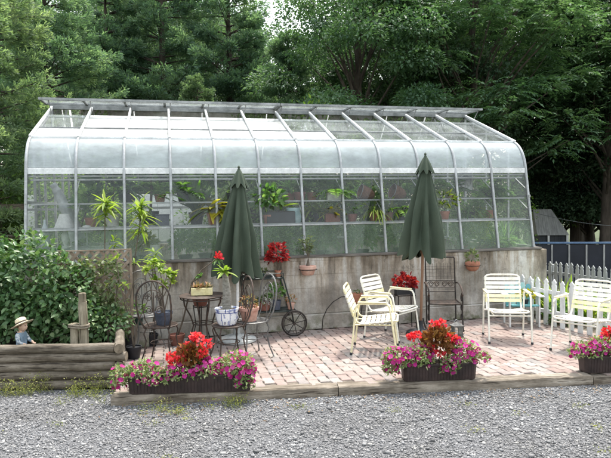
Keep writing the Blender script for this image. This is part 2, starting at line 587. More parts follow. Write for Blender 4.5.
def in_poly(x, y, poly):
    c = False
    for i in range(len(poly)):
        x1, y1 = poly[i]
        x2, y2 = poly[i - 1]
        if (y1 > y) != (y2 > y) and x < (x2 - x1) * (y - y1) / (y2 - y1) + x1: c = not c
    return c


PATIO = [(-2.02, 5.955), (4.9, 6.50), (4.3, 7.9), (3.75, 9.2), (3.7, 9.68), (-3.4, 8.0), (-2.33, 7.45), (-2.03, 6.35)]


def paving():
    bw, bl, gap = .118, .205, .006
    vs, fs = [], []
    for i in range(-10, 90):
        for j in range(-14, 34):
            s = i * bw + random.gauss(0, .001)
            d = -3.4 + (j + .5 * (i % 2)) * bl * 1.0 + random.gauss(0, .002)
            c = GO + GU * (s) + GN * d
            if not in_poly(c.x, c.y, PATIO): continue
            hz = random.gauss(0, .0022)
            tl = random.gauss(0, .008)
            tl2 = random.gauss(0, .005)
            w, l, b = bw / 2 - gap / 2, bl / 2 - gap / 2, .006
            zz = .016           # half-step zigzag of the interlocking sides
            out = []
            o8 = [(-w, -l), (w, -l), (w + zz * .5, -l * .3), (w - zz * .5, l * .3), (w, l), (-w, l), (-w - zz * .5, l * .3), (-w + zz * .5, -l * .3)]
            base = len(vs)
            for inset, z in ((0, -.03), (0, -b), (b, 0)):
                for x, y in o8:
                    k = 1 - inset / max(w, .01) * (1 if abs(x) > 0 else 0)
                    k2 = 1 - inset / l
                    p = c + GU * (x * k) + GN * (y * k2)
                    vs.append((p.x, p.y, z + hz + x * tl + y * tl2))
            for ring in (0, 1):
                for k in range(8):
                    a = base + ring * 8 + k
                    a2 = base + ring * 8 + (k + 1) % 8
                    fs.append((a, a2, a2 + 8, a + 8))
            fs.append(tuple(base + 16 + k for k in range(8)))
    mb = MB()
    mb.add(vs, fs)
    mat = surf('pavers', (.8, .8, .8), (1, 1, 1), .85, 0, 7, bump=.35, bscale=90, spec=.3,
               island=[(0., (.255, .19, .168)), (.2, (.285, .225, .198)), (.4, (.24, .212, .198)), (.55, (.3, .238, .21)),
                       (.72, (.24, .178, .158)), (.9, (.33, .285, .255)), (1., (.225, .208, .195))])
    for n in mat.node_tree.nodes:
        if n.type == 'VALTORGB' and len(n.color_ramp.elements) == 7: n.color_ramp.interpolation = 'LINEAR'
    o = mb.build('patio_paving', mat, smooth=False)
    tag(o, kind='structure')


paving()
# strip of earth by the wall foot, the garden beds and the grass behind
SOILM = M['soil']
sheet('garden_bed', [(-9, 6.42), (-2.16, 6.40), (-2.5, 7.5), (-3.3, 7.95), (-3.85, 7.93), (-9, 6.6 + .1)], .22, SOILM)
sheet('side_garden', [(4.05, 9.95), (3.72, 9.3), (4.4, 7.9), (4.95, 6.5), (14, 7), (14, 13), (4.2, 13.0)], -.03,
      surf('mulch', (.03, .025, .018), (.075, .06, .045), 1, 0, 14, bump=.8, bscale=60, bdist=.02))


def stones():
    """loose gravel lying on the drive, one uncountable mass"""
    n = 135000
    x = RNG.uniform(-4.6, 4.9, n)
    y = RNG.uniform(3.75, 6.3, n)
    ok = (y < bY(x) - .015) & ((x > -2.0) | (y < 6.28))
    ok |= (x <= -2.0) & (y < 6.28)
    ok &= np.abs(x) < y * .56 + 1.5
    x, y = x[ok], y[ok]
    n = len(x)
    r = np.exp(RNG.normal(math.log(.0054), .45, n))
    r = np.clip(r, .0035, .026)
    base = np.array([(1, 0, 0), (-1, 0, 0), (0, 1, 0), (0, -1, 0), (0, 0, 1), (0, 0, -1)], float)
    # octahedron cut to an irregular pebble: 6 + 8 face points
    fc = np.array([(a, b, c) for a in (1, -1) for b in (1, -1) for c in (1, -1)], float) * .66
    tp = np.concatenate([base, fc])
    faces = []
    for k, (a, b, c) in enumerate([(a, b, c) for a in (1, -1) for b in (1, -1) for c in (1, -1)]):
        ia, ib, ic = (0 if a > 0 else 1), (2 if b > 0 else 3), (4 if c > 0 else 5)
        q = 6 + k
        for e in ((ia, ib), (ib, ic), (ic, ia)):
            faces.append((e[0], e[1], q) if a * b * c > 0 else (e[1], e[0], q))
    faces = np.array(faces)
    V = tp[None] * (1 + RNG.normal(0, .17, (n, 14, 1)))
    V *= np.stack([RNG.uniform(.8, 1.35, n), RNG.uniform(.7, 1.1, n), RNG.uniform(.38, .7, n)], 1)[:, None]
    A = RNG.uniform(0, 2 * PI, n)
    c, s = np.cos(A)[:, None], np.sin(A)[:, None]
    tl = RNG.normal(0, .35, n)[:, None]
    X, Y, Z = V[..., 0], V[..., 1], V[..., 2]
    Y, Z = Y * np.cos(tl) - Z * np.sin(tl), Y * np.sin(tl) + Z * np.cos(tl)
    X, Y = X * c - Y * s, X * s + Y * c
    V = np.stack([X, Y, Z], -1) * r[:, None, None]
    V += np.stack([x, y, -.095 + r * RNG.uniform(.1, .6, n)], 1)[:, None]
    F = (faces[None] + (np.arange(n) * 14)[:, None, None]).reshape(-1, 3)
    mat = surf('gravel_stones', (.72, .7, .67), (1, 1, 1), .85, 0, 1.3, bump=.2, bscale=200, spec=.35,
               island=[(0., (.11, .11, .112)), (.2, (.17, .171, .175)), (.5, (.215, .216, .222)), (.78, (.265, .266, .27)), (.95, (.33, .325, .315)),
                       (1., (.55, .54, .52))])
    o = npmesh('gravel', V.reshape(-1, 3), F, mat)
    tag(o, 'loose grey crushed stone gravel spread across the drive', kind='stuff')


stones()

# ------------------------------------------------------------------ timber edging and log wall
def timber(x0, x1, label, dz=0.):
    a = Vector((x0 + .004, bY(x0) + .085, 0))
    b = Vector((x1 - .004, bY(x1) + .085, 0))
    t = thing('edging_timber', label, 'timber', a, math.atan2(b.y - a.y, b.x - a.x), 'timbers edging the patio')
    L = (b - a).length
    nseg = 40
    mb = MB()
    vs, fs = [], []
    prof = [(-.085, -.12), (-.085, -.008), (-.076, 0), (.078, 0), (.085, -.01), (.085, -.12)]
    for i in range(nseg + 1):
        xx = L * i / nseg
        for y, z in prof:
            jit = random.gauss(0, .0022) if z > -.1 else 0
            vs.append((xx, y + jit, z + dz + jit))
    k = len(prof)
    for i in range(nseg):
        for j in range(k - 1):
            fs.append((i * k + j, (i + 1) * k + j, (i + 1) * k + j + 1, i * k + j + 1))
    fs.append(tuple(range(k)))
    fs.append(tuple(reversed(range(nseg * k, nseg * k + k))))
    mb.add(vs, fs)
    mb.build('timber', M['beam'], t, angle=50)


timber(-2.0, .31, 'weathered edging timber under the left flower planter at the gravel')
timber(.31, 3.08, 'weathered edging timber under the middle flower planter')
timber(3.08, 5.0, 'short edging timber beside the right flower planter', -.012)


def logmesh(L, r, end=True):
    mb = MB()
    n, k = 14, max(6, int(L / .12))
    pts = [(L * i / k, random.gauss(0, .002), random.gauss(0, .002)) for i in range(k + 1)]
    rr = [r * (1 + random.gauss(0, .018)) for _ in pts]
    b = len(mb.v)
    mb.tube(pts, rr, n, caps=False)
    mb.cur = 1
    for pi in (0, k):
        ring = [mb.v[pi * n + q] for q in range(n)]
        mb.add(ring, [tuple(range(n)) if pi else tuple(reversed(range(n)))])
    return mb


lw = thing('log_wall', 'low retaining wall of stacked weathered logs at the left', 'log wall', (-2.0, 6.36, -.09))
for i in range(5):
    short = (i % 2 == 0)
    L = 3.4 if not short else 3.28
    lg = logmesh(L, .053).build('log', [M['log'], M['log_end']], lw)
    lg.location = (-L - (.0 if not short else .125), 0, .05 + i * .1)
    if i == 4: pass
ang = math.atan2(1.19, -.36)
for i in range(5):
    off = 0 if i % 2 == 0 else .115
    lg = logmesh(1.28 - off, .055).build('log', [M['log'], M['log_end']], lw)
    lg.rotation_euler = (0, 0, ang)
    p = Vector((-.066, -.05, .05 + i * .1)) + Vector((math.cos(ang), math.sin(ang), 0)) * off
    lg.location = p

# ------------------------------------------------------------------ greenhouse
NB = 12
P0, P1, P2, P3 = (0., 1.14), (.231, 2.492), (.557, 2.951), (2.307, 3.665)
BACKD = 4.55


def hermite(a, b, ta, tb, n):
    out = []
    for i in range(n + 1):
        t = i / n
        h1, h2, h3, h4 = 2 * t ** 3 - 3 * t ** 2 + 1, t ** 3 - 2 * t ** 2 + t, -2 * t ** 3 + 3 * t ** 2, t ** 3 - t ** 2
        out.append(tuple(h1 * a[k] + h2 * ta[k] + h3 * b[k] + h4 * tb[k] for k in (0, 1)))
    return out


_k = .62
CURVE = hermite(P1, P2, (.17 * _k, .985 * _k), (.926 * _k, .378 * _k), 9)
PROF = [P0] + CURVE + [P3]


def roofp(t):
    return (P2[0] + (P3[0] - P2[0]) * t, P2[1] + (P3[1] - P2[1]) * t)


gh = thing('greenhouse', 'long curved eave glass greenhouse on a stained concrete wall', 'greenhouse', GO, TH)
LEN = NB * BAY


def concrete_mat():
    m, nt, out = newmat('stained_concrete')
    v = coords(nt, (1, 1, 1), False)
    vs_ = coords(nt, (2.2, 2.2, .28), False)
    base = ramp(nt, [(.36, (.24, .22, .19)), (.48, (.42, .395, .355)), (.6, (.62, .6, .56))])
    nt.links.new(noise(nt, v, 1.1, 6, .62), base.inputs[0])
    strk = ramp(nt, [(.4, (1, 1, 1)), (.5, (.64, .56, .47)), (.6, (.27, .23, .19))])
    nt.links.new(noise(nt, vs_, 1.9, 7, .68), strk.inputs[0])
    # streaks strongest below the sill, as run-off stains
    sx = nt.nodes.new('ShaderNodeSeparateXYZ')
    nt.links.new(v, sx.inputs[0])
    mr = nd(nt, 'ShaderNodeMapRange')
    mr.inputs[1].default_value = .25
    mr.inputs[2].default_value = 1.05
    mr.inputs[3].default_value = .35
    mr.inputs[4].default_value = 1.
    nt.links.new(sx.outputs[2], mr.inputs[0])
    c = mixc(nt, base.outputs[0], strk.outputs[0], mr.outputs[0], 'MULTIPLY')
    mould = ramp(nt, [(.56, (1, 1, 1)), (.66, (.12, .115, .11))])
    nt.links.new(noise(nt, coords(nt, (1, 1, .5), False), 4.2, 8, .75), mould.inputs[0])
    mr2 = nd(nt, 'ShaderNodeMapRange')
    mr2.inputs[1].default_value = .62
    mr2.inputs[2].default_value = .98
    nt.links.new(sx.outputs[2], mr2.inputs[0])
    c = mixc(nt, c, mould.outputs[0], mr2.outputs[0], 'MULTIPLY')
    fine = ramp(nt, [(.3, (.75, .75, .75)), (.7, (1.1, 1.1, 1.1))])
    nf = noise(nt, v, 28, 6, .75)
    nt.links.new(nf, fine.inputs[0])
    c = mixc(nt, c, fine.outputs[0], .8, 'MULTIPLY')
    # courses of block showing through the render
    bk = nt.nodes.new('ShaderNodeTexBrick')
    bk.inputs['Scale'].default_value = 1.
    bk.inputs['Mortar Size'].default_value = .006
    bk.inputs['Brick Width'].default_value = .42
    bk.inputs['Row Height'].default_value = .21
    bk.inputs['Color1'].default_value = (1, 1, 1, 1)
    bk.inputs['Color2'].default_value = (.93, .93, .93, 1)
    bk.inputs['Mortar'].default_value = (.62, .6, .57, 1)
    cb = nt.nodes.new('ShaderNodeCombineXYZ')
    nt.links.new(sx.outputs[0], cb.inputs[0])
    nt.links.new(sx.outputs[2], cb.inputs[1])
    nt.links.new(cb.outputs[0], bk.inputs['Vector'])
    pr = ramp(nt, [(.5, (0, 0, 0)), (.6, (.75, .75, .75))])
    nt.links.new(noise(nt, v, .55, 2), pr.inputs[0])
    c = mixc(nt, c, bk.outputs['Color'], pr.outputs[0], 'MULTIPLY')
    vc = nt.nodes.new('ShaderNodeTexVoronoi')
    vc.feature = 'DISTANCE_TO_EDGE'
    vc.inputs['Scale'].default_value = .45
    wv = nt.nodes.new('ShaderNodeVectorMath')
    wv.operation = 'ADD'
    nz = nt.nodes.new('ShaderNodeTexNoise')
    nz.inputs['Scale'].default_value = 2.5
    nz.inputs['Detail'].default_value = 6
    nt.links.new(v, nz.inputs['Vector'])
    nt.links.new(nz.outputs['Color'], wv.inputs[0])
    nt.links.new(v, wv.inputs[1])
    nt.links.new(wv.outputs[0], vc.inputs['Vector'])
    ck = ramp(nt, [(.0, (.25, .23, .21)), (.008, (1, 1, 1))])
    nt.links.new(vc.outputs['Distance'], ck.inputs[0])
    c = mixc(nt, c, ck.outputs[0], .3, 'MULTIPLY')
    moss = ramp(nt, [(.5, (1, 1, 1)), (.6, (.42, .46, .33))])
    nt.links.new(noise(nt, v, 3.2, 6, .7), moss.inputs[0])
    mr3 = nd(nt, 'ShaderNodeMapRange')
    mr3.inputs[1].default_value = .34
    mr3.inputs[2].default_value = .02
    nt.links.new(sx.outputs[2], mr3.inputs[0])
    c = mixc(nt, c, moss.outputs[0], mr3.outputs[0], 'MULTIPLY')
    b = nd(nt, 'ShaderNodeBsdfPrincipled', i_Roughness=.9)
    nt.links.new(c, b.inputs['Base Color'])
    bp = nd(nt, 'ShaderNodeBump', i_Strength=.6, i_Distance=.015)
    nt.links.new(nf, bp.inputs['Height'])
    nt.links.new(bp.outputs[0], b.inputs['Normal'])
    nt.links.new(b.outputs[0], out.inputs[0])
    return m


CONC = concrete_mat()
mb = MB()
mb.box((LEN / 2 + .05, .07, .665), (LEN + .35, .24, .87))
mb.box((LEN / 2 + .05, .06, .115), (LEN + .39, .32, .23))
mb.box((LEN / 2 + .05, BACKD, .55), (LEN + .35, .2, 1.1))
for s in (-.02, LEN + .12):
    mb.box((s, (BACKD + .19 - .1) / 2, .55), (.2, BACKD - .19 - .1 - .003, 1.1))
mb.build('concrete_wall', CONC, gh, bevel=.012)
mb = MB()
mb.box((LEN / 2 + .02, .03, 1.118), (LEN + .2, .2, .036))
mb.build('sill', M['sill'], gh, bevel=.004)

# the twelve bays: glazing bars
bar = MB()
bar.tube([(0, d - .012, z) for d, z in PROF], .021, 8)
bar.tube([(0, d + .03, z - .01) for d, z in PROF], .015, 6)
b0 = bar.build('glazing_bar', M['alu'], gh)
for i in range(1, NB + 1):
    c = b0.copy()
    COL.objects.link(c)
    c.location = (i * BAY, 0, 0)
roofbar = MB()
roofbar.beam((0, P2[0] - .03, P2[1] + .018), (0, P3[0] - .03, P3[1] + .018), .034, .03)
r0 = roofbar.build('roof_bar', M['alu_white'], gh)
for i in range(1, NB + 1):
    c = r0.copy()
    COL.objects.link(c)
    c.location = (i * BAY, 0, 0)


def hbar(name, d, z, w, h, mat, s0=0., s1=None):
    mb = MB()
    s1 = LEN if s1 is None else s1
    mb.box(((s0 + s1) / 2, d, z), (s1 - s0, w, h))
    return mb.build(name, mat, gh, bevel=.003)


hbar('eave_rail', .215, 2.44, .02, .085, M['alu_white'], .02, LEN - .02)
hbar('eave_rail', .26, 2.37, .03, .022, M['alu'], .02, LEN - .02)
ZMID = 1.60
hbar('glazing_rail', ZMID * 0 + (ZMID - 1.14) * .171, ZMID, .026, .022, M['alu'], .02, LEN - .02)
hbar('purlin', P2[0] + .02, P2[1] + .012, .05, .03, M['alu_white'], .02, LEN - .02)
for t, w, h, mt in ((.3, .05, .03, M['alu_dark']), (.76, .06, .04, M['alu_white'])):
    d, z = roofp(t)
    hbar('purlin', d, z + (.006 if t < .5 else -.03), w * (.5 if t < .5 else 1), h * .7, mt, .02, LEN - .02)


def pane(poly2, s0, s1, mat, label=None, smooth=True):
    mb = MB()
    n = len(poly2)
    vs = [(s, d, z) for s in (s0, s1) for d, z in poly2]
    mb.add(vs, [(i, n + i, n + i + 1, i + 1) for i in range(n - 1)])
    o = mb.build('glass_pane', mat, gh, smooth=smooth, angle=80)
    if label: o['label'] = label
    return o


def lerp(a, b, t):
    return tuple(a[k] + (b[k] - a[k]) * t for k in range(len(a)))


low = pane([P0, lerp(P0, P1, (ZMID - 1.14) / 1.352)], .02, BAY - .02, M['glass_low'], 'lower front pane clouded with green algae')
up = pane([lerp(P0, P1, (ZMID - 1.14) / 1.352), P1], .02, BAY - .02, M['glass'])
cur = pane(CURVE, .02, BAY - .02, M['glass_curve'], 'curved eave pane with painted pale sky reflection')
for i in range(1, NB):
    for o in (low, up, cur):
        c = o.copy()
        COL.objects.link(c)
        c.location = (i * BAY, 0, 0)
rl = pane([roofp(.0), roofp(.3)], .02, BAY - .02, M['glass_roof'])
ru = pane([roofp(.3), roofp(.76)], .02, BAY - .02, M['glass_roof'])
wl = pane([roofp(.0), roofp(.3)], .02, BAY - .02, M['glass_glare'], 'roof pane with painted white sky glare')
wu = pane([roofp(.3), roofp(.76)], .02, BAY - .02, M['glass_glare'], 'roof pane with painted white sky glare')
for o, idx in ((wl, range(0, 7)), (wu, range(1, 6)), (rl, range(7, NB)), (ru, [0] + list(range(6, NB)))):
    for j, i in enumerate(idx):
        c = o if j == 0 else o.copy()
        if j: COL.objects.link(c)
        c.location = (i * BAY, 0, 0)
# ridge, propped roof vents along it, arms
hbar('ridge_beam', P3[0] + .02, P3[1] + .02, .09, .07, M['alu_dark'], -.04, LEN + .04)
va, vb = (P3[0] + .03, P3[1] + .085), (P3[0] - .5, P3[1] + .075)
for s0, s1 in ((-.12, LEN * .5 - .01), (LEN * .5 + .01, LEN + .1)):
    mb = MB()
    for d, z in (va, vb):
        mb.box(((s0 + s1) / 2, d, z), (s1 - s0, .05, .04))
    nn = 6
    for k in range(nn + 1):
        s = s0 + .02 + (s1 - s0 - .04) * k / nn
        mb.beam((s, va[0], va[1]), (s, vb[0], vb[1]), .04, .034)
    v = mb.build('roof_vent', M['alu_dark'], gh)
    mb = MB()
    mb.add([(s0, va[0], va[1] + .01), (s1, va[0], va[1] + .01), (s1, vb[0], vb[1] + .01), (s0, vb[0], vb[1] + .01)], [(0, 1, 2, 3)])
    g = mb.build('vent_glass', M['glass_roof'], v)
for i in range(NB + 1):
    mb = MB()
    d, z = roofp(.84)
    mb.tube([(i * BAY + .03, d, z), (i * BAY + .03, vb[0] + .02, vb[1] - .02)], .008, 6)
    mb.build('vent_arm', M['alu_dark'], gh)
# shelves along the inside of the front glass with their brackets
for zz in (1.62, 1.97, 2.32):
    d0 = (zz - 1.14) * .171 + .05
    mb = MB()
    mb.box((LEN / 2, d0 + .14, zz), (LEN - .1, .27, .012))
    sh = mb.build('shelf', M['shelf'], gh)
    mb = MB()
    mb.box((LEN / 2, d0 - .005, zz), (LEN - .1, .014, .022))
    mb.box((LEN / 2, d0 + .285, zz), (LEN - .1, .014, .022))
    mb.build('shelf_edge', M['alu'], sh)
for zz in (1.97, 2.32):
    d0 = (zz - 1.14) * .171 + .04
    proto = None
    for i in range(1, NB + 1):
        if proto is None:
            mb = MB()
            mb.tube([(BAY * i - .0, d0 - .03, zz - .19), (BAY * i, d0 + .28, zz)], .0085, 6)
            proto = mb.build('shelf_bracket', M['alu_white'], gh)
        else:
            c = proto.copy()
            COL.objects.link(c)
            c.location = (BAY * (i - 1), 0, 0)


# back slope, back wall and end walls
def backp(t):
    return (P3[0] + (BACKD - .3 - P3[0]) * t, P3[1] - (P3[1] - 2.75) * t)


BP = [P3, backp(1), (BACKD, 1.1)]
bb = MB()
bb.tube([(0, d, z) for d, z in BP], .018, 6)
bb0 = bb.build('back_bar', M['alu'], gh)
for i in range(1, NB + 1):
    c = bb0.copy()
    COL.objects.link(c)
    c.location = (i * BAY, 0, 0)
mb = MB()
mb.add([(s, d, z) for s in (0, LEN) for d, z in (P3, backp(1))], [(0, 2, 3, 1)])
mb.build('back_roof_glass', M['back_glass'], gh, smooth=False)
mb = MB()
mb.add([(s, d, z) for s in (0, LEN) for d, z in (backp(1), (BACKD, 1.1))], [(0, 2, 3, 1)])
mb.build('back_wall_glass', M['back_glass'], gh, smooth=False)
hbar('back_rail', BP[1][0], BP[1][1], .05, .05, M['alu'])
hbar('back_rail', BACKD - .14, 1.9, .04, .05, M['alu'])
hbar('back_rail', BACKD - .01, 1.14, .08, .05, M['alu'])
for s in (.0, LEN):
    mb = MB()
    poly = PROF + [backp(1), (BACKD, 1.1)]
    mb.add([(s, d, z) for d, z in poly], [tuple(range(len(poly)))])
    mb.build('end_glass', M['glass'], gh, smooth=False)
    mb = MB()
    for d in (.75, 1.5, 2.3, 3.1, 3.8):
        zt = np.interp(d, [p[0] for p in poly[1:-1]], [p[1] for p in poly[1:-1]])
        mb.box((s, d, (1.1 + zt) / 2), (.035, .035, zt - 1.1))
    mb.box((s + .002, BACKD / 2, 2.0), (.03, BACKD - .2, .04))
    mb.box((s + .002, BACKD / 2, 1.135), (.05, BACKD - .1, .05))
    mb.build('end_frame', M['alu'], gh)
# lower cross ties
for i in range(0, NB + 1, 2):
    mb = MB()
    mb.tube([(i * BAY, P2[0], P2[1] - .04), (i * BAY, BACKD - .3, 2.75)], .011, 6)
    mb.build('tie_rod', M['alu'], gh)


# ------------------------------------------------------------------ plants
def rot2(V, a, loc=(0, 0, 0)):
    c, s = math.cos(a), math.sin(a)
    W = V.copy()
    W[:, 0], W[:, 1] = V[:, 0] * c - V[:, 1] * s, V[:, 0] * s + V[:, 1] * c
    return W + np.array(loc)


def potprof(r, h, rim=True, taper=.72):
    p = [(r * taper * .98, 0), (r * taper, .004)]
    if rim:
        p += [(r * .93, h * .78), (r * 1.0, h * .785), (r * 1.02, h), (r * .9, h), (r * .88, h * .88)]
    else:
        p += [(r, h), (r * .92, h), (r * .9, h * .9)]
    return p


def f_rosette(n, L, W, z, up=(.15, 1.), droop=.4, spread=.02):
    D = rdir(n, up[0], up[1])
    P = np.stack([RNG.normal(0, spread, n), RNG.normal(0, spread, n), z + RNG.uniform(-.02, .02, n)], 1)
    return blades(P, D, L * RNG.uniform(.75, 1.1, n), W, droop * RNG.uniform(.5, 1.4, n))


def f_bushy(n, r, hz, z, L=.05, W=.03, shell=.5):
    d = rdir(n, -.5, 1)
    rr = RNG.uniform(shell, 1, n)[:, None] ** .6
    P = d * rr * np.array([r, r, hz]) + np.array([0, 0, z])
    D = d + RNG.normal(0, .6, (n, 3))
    return leaves(P, D, rdir(n, .2, 1), L * RNG.uniform(.7, 1.3, n), W * RNG.uniform(.8, 1.2, n), six=True)


def f_fern(n, L, z):
    parts = []
    D = rdir(n, .25, .9)
    for k in range(n):
        m = 16
        t = np.linspace(.1, 1, m)
        ll = L * RNG.uniform(.7, 1.1)
        c = D[k][None] * (ll * t)[:, None]
        c[:, 2] -= .55 * ll * t ** 2
        c[:, 2] += z
        side = np.cross(D[k], [0, 0, 1.])
        side = side / np.linalg.norm(side)
        for sg in (1, -1):
            dd = side * sg + D[k] * .35 + np.array([0, 0, -.15])
            parts.append(leaves(c, np.repeat(dd[None], m, 0) + RNG.normal(0, .1, (m, 3)), np.tile([0, 0, 1.], (m, 1)),
                                ll * .28 * np.sin(PI * (.15 + .8 * t)), ll * .07))
    return join(parts)


def pot_mb(kind, r, h):
    mb = MB()
    if kind == 'box':
        mb.box((0, 0, h / 2), (r * 3.4, r * 1.3, h))
    else:
        mb.lathe(potprof(r, h, kind != 'plain'), 18)
    return mb


ISC = 1.5


def potted(loc, label, pot, foliage, fmat, rz=0., cat='potted plant', group=None, stems=None, name='potted_plant', kids=()):
    """pot = (kind, r, h, mat)"""
    t = thing(name, label, cat, loc, rz, group)
    if group == GP and loc[2] > 1.5: t.scale = (ISC,) * 3
    kind, r, h, pm = pot
    if kind != 'none':
        p = pot_mb(kind, r, h).build('pot', pm, t, bevel=.006 if kind == 'box' else 0)
        if group == GP and loc[2] > 1.5: p.scale = (.8, .8, .92)
        mb = MB()
        if kind == 'box':
            mb.box((0, 0, h * (.92 if group == GP else 1) + .001), (r * (2.6 if group == GP else 3.2), r * (.95 if group == GP else 1.15), .012))
        else:
            q_ = .72 if group == GP else .9
            mb.lathe([(.0, h * .82), (r * q_, h * .82), (r * q_, h * .825), (0, h * .83)], 14)
        mb.build('soil', M['soil'], t)
    if stems is not None: stems.build('stem', M['stem'], t)
    V, F = foliage
    npmesh('foliage', V, F, fmat, t)
    for kn, (kv, kf), km in kids:
        npmesh(kn, kv, kf, km, t)
    return t


def stemtubes(paths, r=.006):
    mb = MB()
    for p in paths:
        mb.tube(p, [r * (1 - .45 * i / max(1, len(p) - 1)) for i in range(len(p))], 6)
    return mb


GP = 'plants kept inside the greenhouse'


def inside(px, py, d):
    return FA(px, py, d)


# on the front shelves and on benches inside (pixel gives the place on the facade plane at depth d)
def shelfpos(px, z, d):
    p = FA(px, 200, d)
    return Vector((p.x, p.y, z))


S1, S2, S3 = 1.626, 1.976, 2.326
D1, D2, D3 = .27, .33, .39
potted(shelfpos(196, S1, D1 + .25), 'big dark spiky agave fanning out behind the front glass left of the left umbrella', ('std', .1, .14, M['blackpot']),
       f_rosette(22, .5, .05, .14, (.3, 1), .12), LF['house'], group=GP)
potted(shelfpos(213, S1, D1), 'croton with yellow leaves in a terracotta pot just left of the left umbrella', ('std', .085, .13, M['terra']),
       f_rosette(30, .28, .055, .14, (.0, 1), .5), LF['croton'], group=GP)
potted(shelfpos(232, S1, D1), 'yellow and red croton half hidden behind the left green umbrella', ('std', .08, .12, M['terra']),
       f_rosette(26, .3, .055, .12, (.0, 1), .45), LF['croton'], group=GP)
potted(shelfpos(280, S1, D1), 'upright bromeliad in a long black trough inside the glass', ('box', .11, .13, M['blackpot']),
       f_rosette(14, .28, .05, .13, (.4, 1), .25), LF['yellowgreen'], group=GP, rz=TH)
potted(shelfpos(332, S1, D1), 'bright yellow croton in a square terracotta pot on the lower shelf', ('box', .06, .1, M['terra_dark']),
       f_rosette(36, .19, .035, .1, (-.1, 1), .4), LF['croton'], group=GP, rz=TH)
potted(shelfpos(334, S2, D2), 'arching fern in a white tray on the middle shelf', ('box', .06, .09, M['whitepot']),
       f_fern(16, .34, .09), LF['house'], group=GP, rz=TH)
potted(shelfpos(352, S1, D1), 'small leafy plant in a brown pot on the lower shelf beside the yellow croton', ('std', .07, .09, M['terra_dark']),
       f_bushy(120, .1, .08, .14), LF['house'], group=GP)
potted(shelfpos(374, S1, D1), 'tufted pale grass in a pot on the lower shelf below the coir baskets', ('std', .075, .1, M['terra']),
       f_rosette(60, .27, .014, .1, (.2, 1), .8), LF['yellowgreen'], group=GP)
potted(shelfpos(402, S1, D1), 'loose green fern in a black pot left of the right umbrella', ('std', .08, .1, M['blackpot']),
       f_fern(18, .3, .1), LF['house'], group=GP)
potted(shelfpos(150, S1 + .0, D1 + .5), 'dark palm with a thin trunk behind the third glass bay', ('std', .11, .16, M['blackpot']),
       (lambda q: (q[0] + np.array([0, 0, .35]), q[1]))(f_rosette(16, .4, .045, .3, (.0, 1), .7)), LF['dec_dark'], group=GP,
       stems=stemtubes([[(0, 0, .1), (.02, 0, .4), (.0, .01, .66)]], .016))
potted(shelfpos(112, S1, D1 + .45), 'dark broad leaved plant behind the second glass bay', ('std', .1, .14, M['whitepot']),
       f_bushy(160, .22, .26, .42, .09, .05), LF['dec_dark'], group=GP, stems=stemtubes([[(0, 0, .1), (.03, 0, .5)]], .01))
potted(shelfpos(444, S1, D1), 'yellow flowering plant right of the right umbrella behind the glass', ('std', .08, .1, M['terra']),
       f_bushy(160, .13, .12, .2, .06, .03), LF['yellowgreen'], group=GP)
potted(shelfpos(262, S2, D2 + .2), 'trailing green plant on the middle shelf right of the left umbrella', ('std', .08, .1, M['blackpot']),
       f_rosette(40, .3, .035, .1, (-.3, 1), .9), LF['house'], group=GP)
potted(shelfpos(300, S2, D2 + .1), 'low green fern on the middle shelf between the umbrellas', ('std', .08, .1, M['terra_dark']),
       f_fern(12, .26, .1), LF['house'], group=GP)
for q, (px, z, dd, kk, lab) in enumerate((
        (183, S2, .1, 'fern', 'light green fern on the middle shelf above the dark agave'),
        (268, S1, 0, 'bush', 'bushy green plant on the lower shelf just right of the left umbrella'),
        (318, S1, .35, 'ros', 'strap leaved green plant left of the bright yellow croton'),
        (312, S2, .3, 'bush', 'bushy plant on the middle shelf left of the arching fern'),
        (366, S1, .4, 'bush', 'leafy green mass behind the tufted grass on the lower shelf'),
        (388, S1, .15, 'ros', 'yellow green grassy plant left of the loose fern'),
        (411, S1, .3, 'bush', 'green leafy plant against the left edge of the right umbrella'),
        (450, S2, .25, 'fern', 'fern on the middle shelf right of the right umbrella'),
        (130, S2, .35, 'ros', 'strap leaved plant on the middle shelf behind the second bar from the left end'),
        (90, S1, .5, 'bush', 'dull green bushy plant behind the white dome shade'),
        (232, S2, .2, 'bush', 'green plant behind the left umbrella on the middle shelf'),
        (290, S2, .5, 'ros', 'tall strap leaved plant behind the pale turquoise bag'),
        (338, S1, .6, 'bush', 'leafy mass deep behind the bright yellow croton'),
        (420, S2, .35, 'fern', 'fern on the middle shelf hidden mostly by the right umbrella'),
        (470, S1, .5, 'ros', 'tall strap leaved plant under the grey fan'),
        (490, S1, .45, 'bush', 'bushy plant on the lower shelf in the second bay from the right end'),
        (488, S2, .3, 'fern', 'fern on the middle shelf in the last two bays at the right end'),
        (160, S2, .5, 'fern', 'drooping fern high behind the white board wall bay'),
        (205, S2, .4, 'bush', 'green plant high behind the left umbrella edge'))):
    fo = f_fern(16, .34, .1) if kk == 'fern' else f_bushy(200, .17, .16, .24, .075, .04, .25) if kk == 'bush' else f_rosette(34, .36, .03, .1, (.1, 1), .6)
    potted(shelfpos(px, z, (D1 if z == S1 else D2) + dd), lab, ('std', .075, .1, M['terra'] if q % 2 else M['blackpot']), fo,
           LF['yellowgreen'] if q in (2, 5) else LF['house'], group=GP, rz=q)
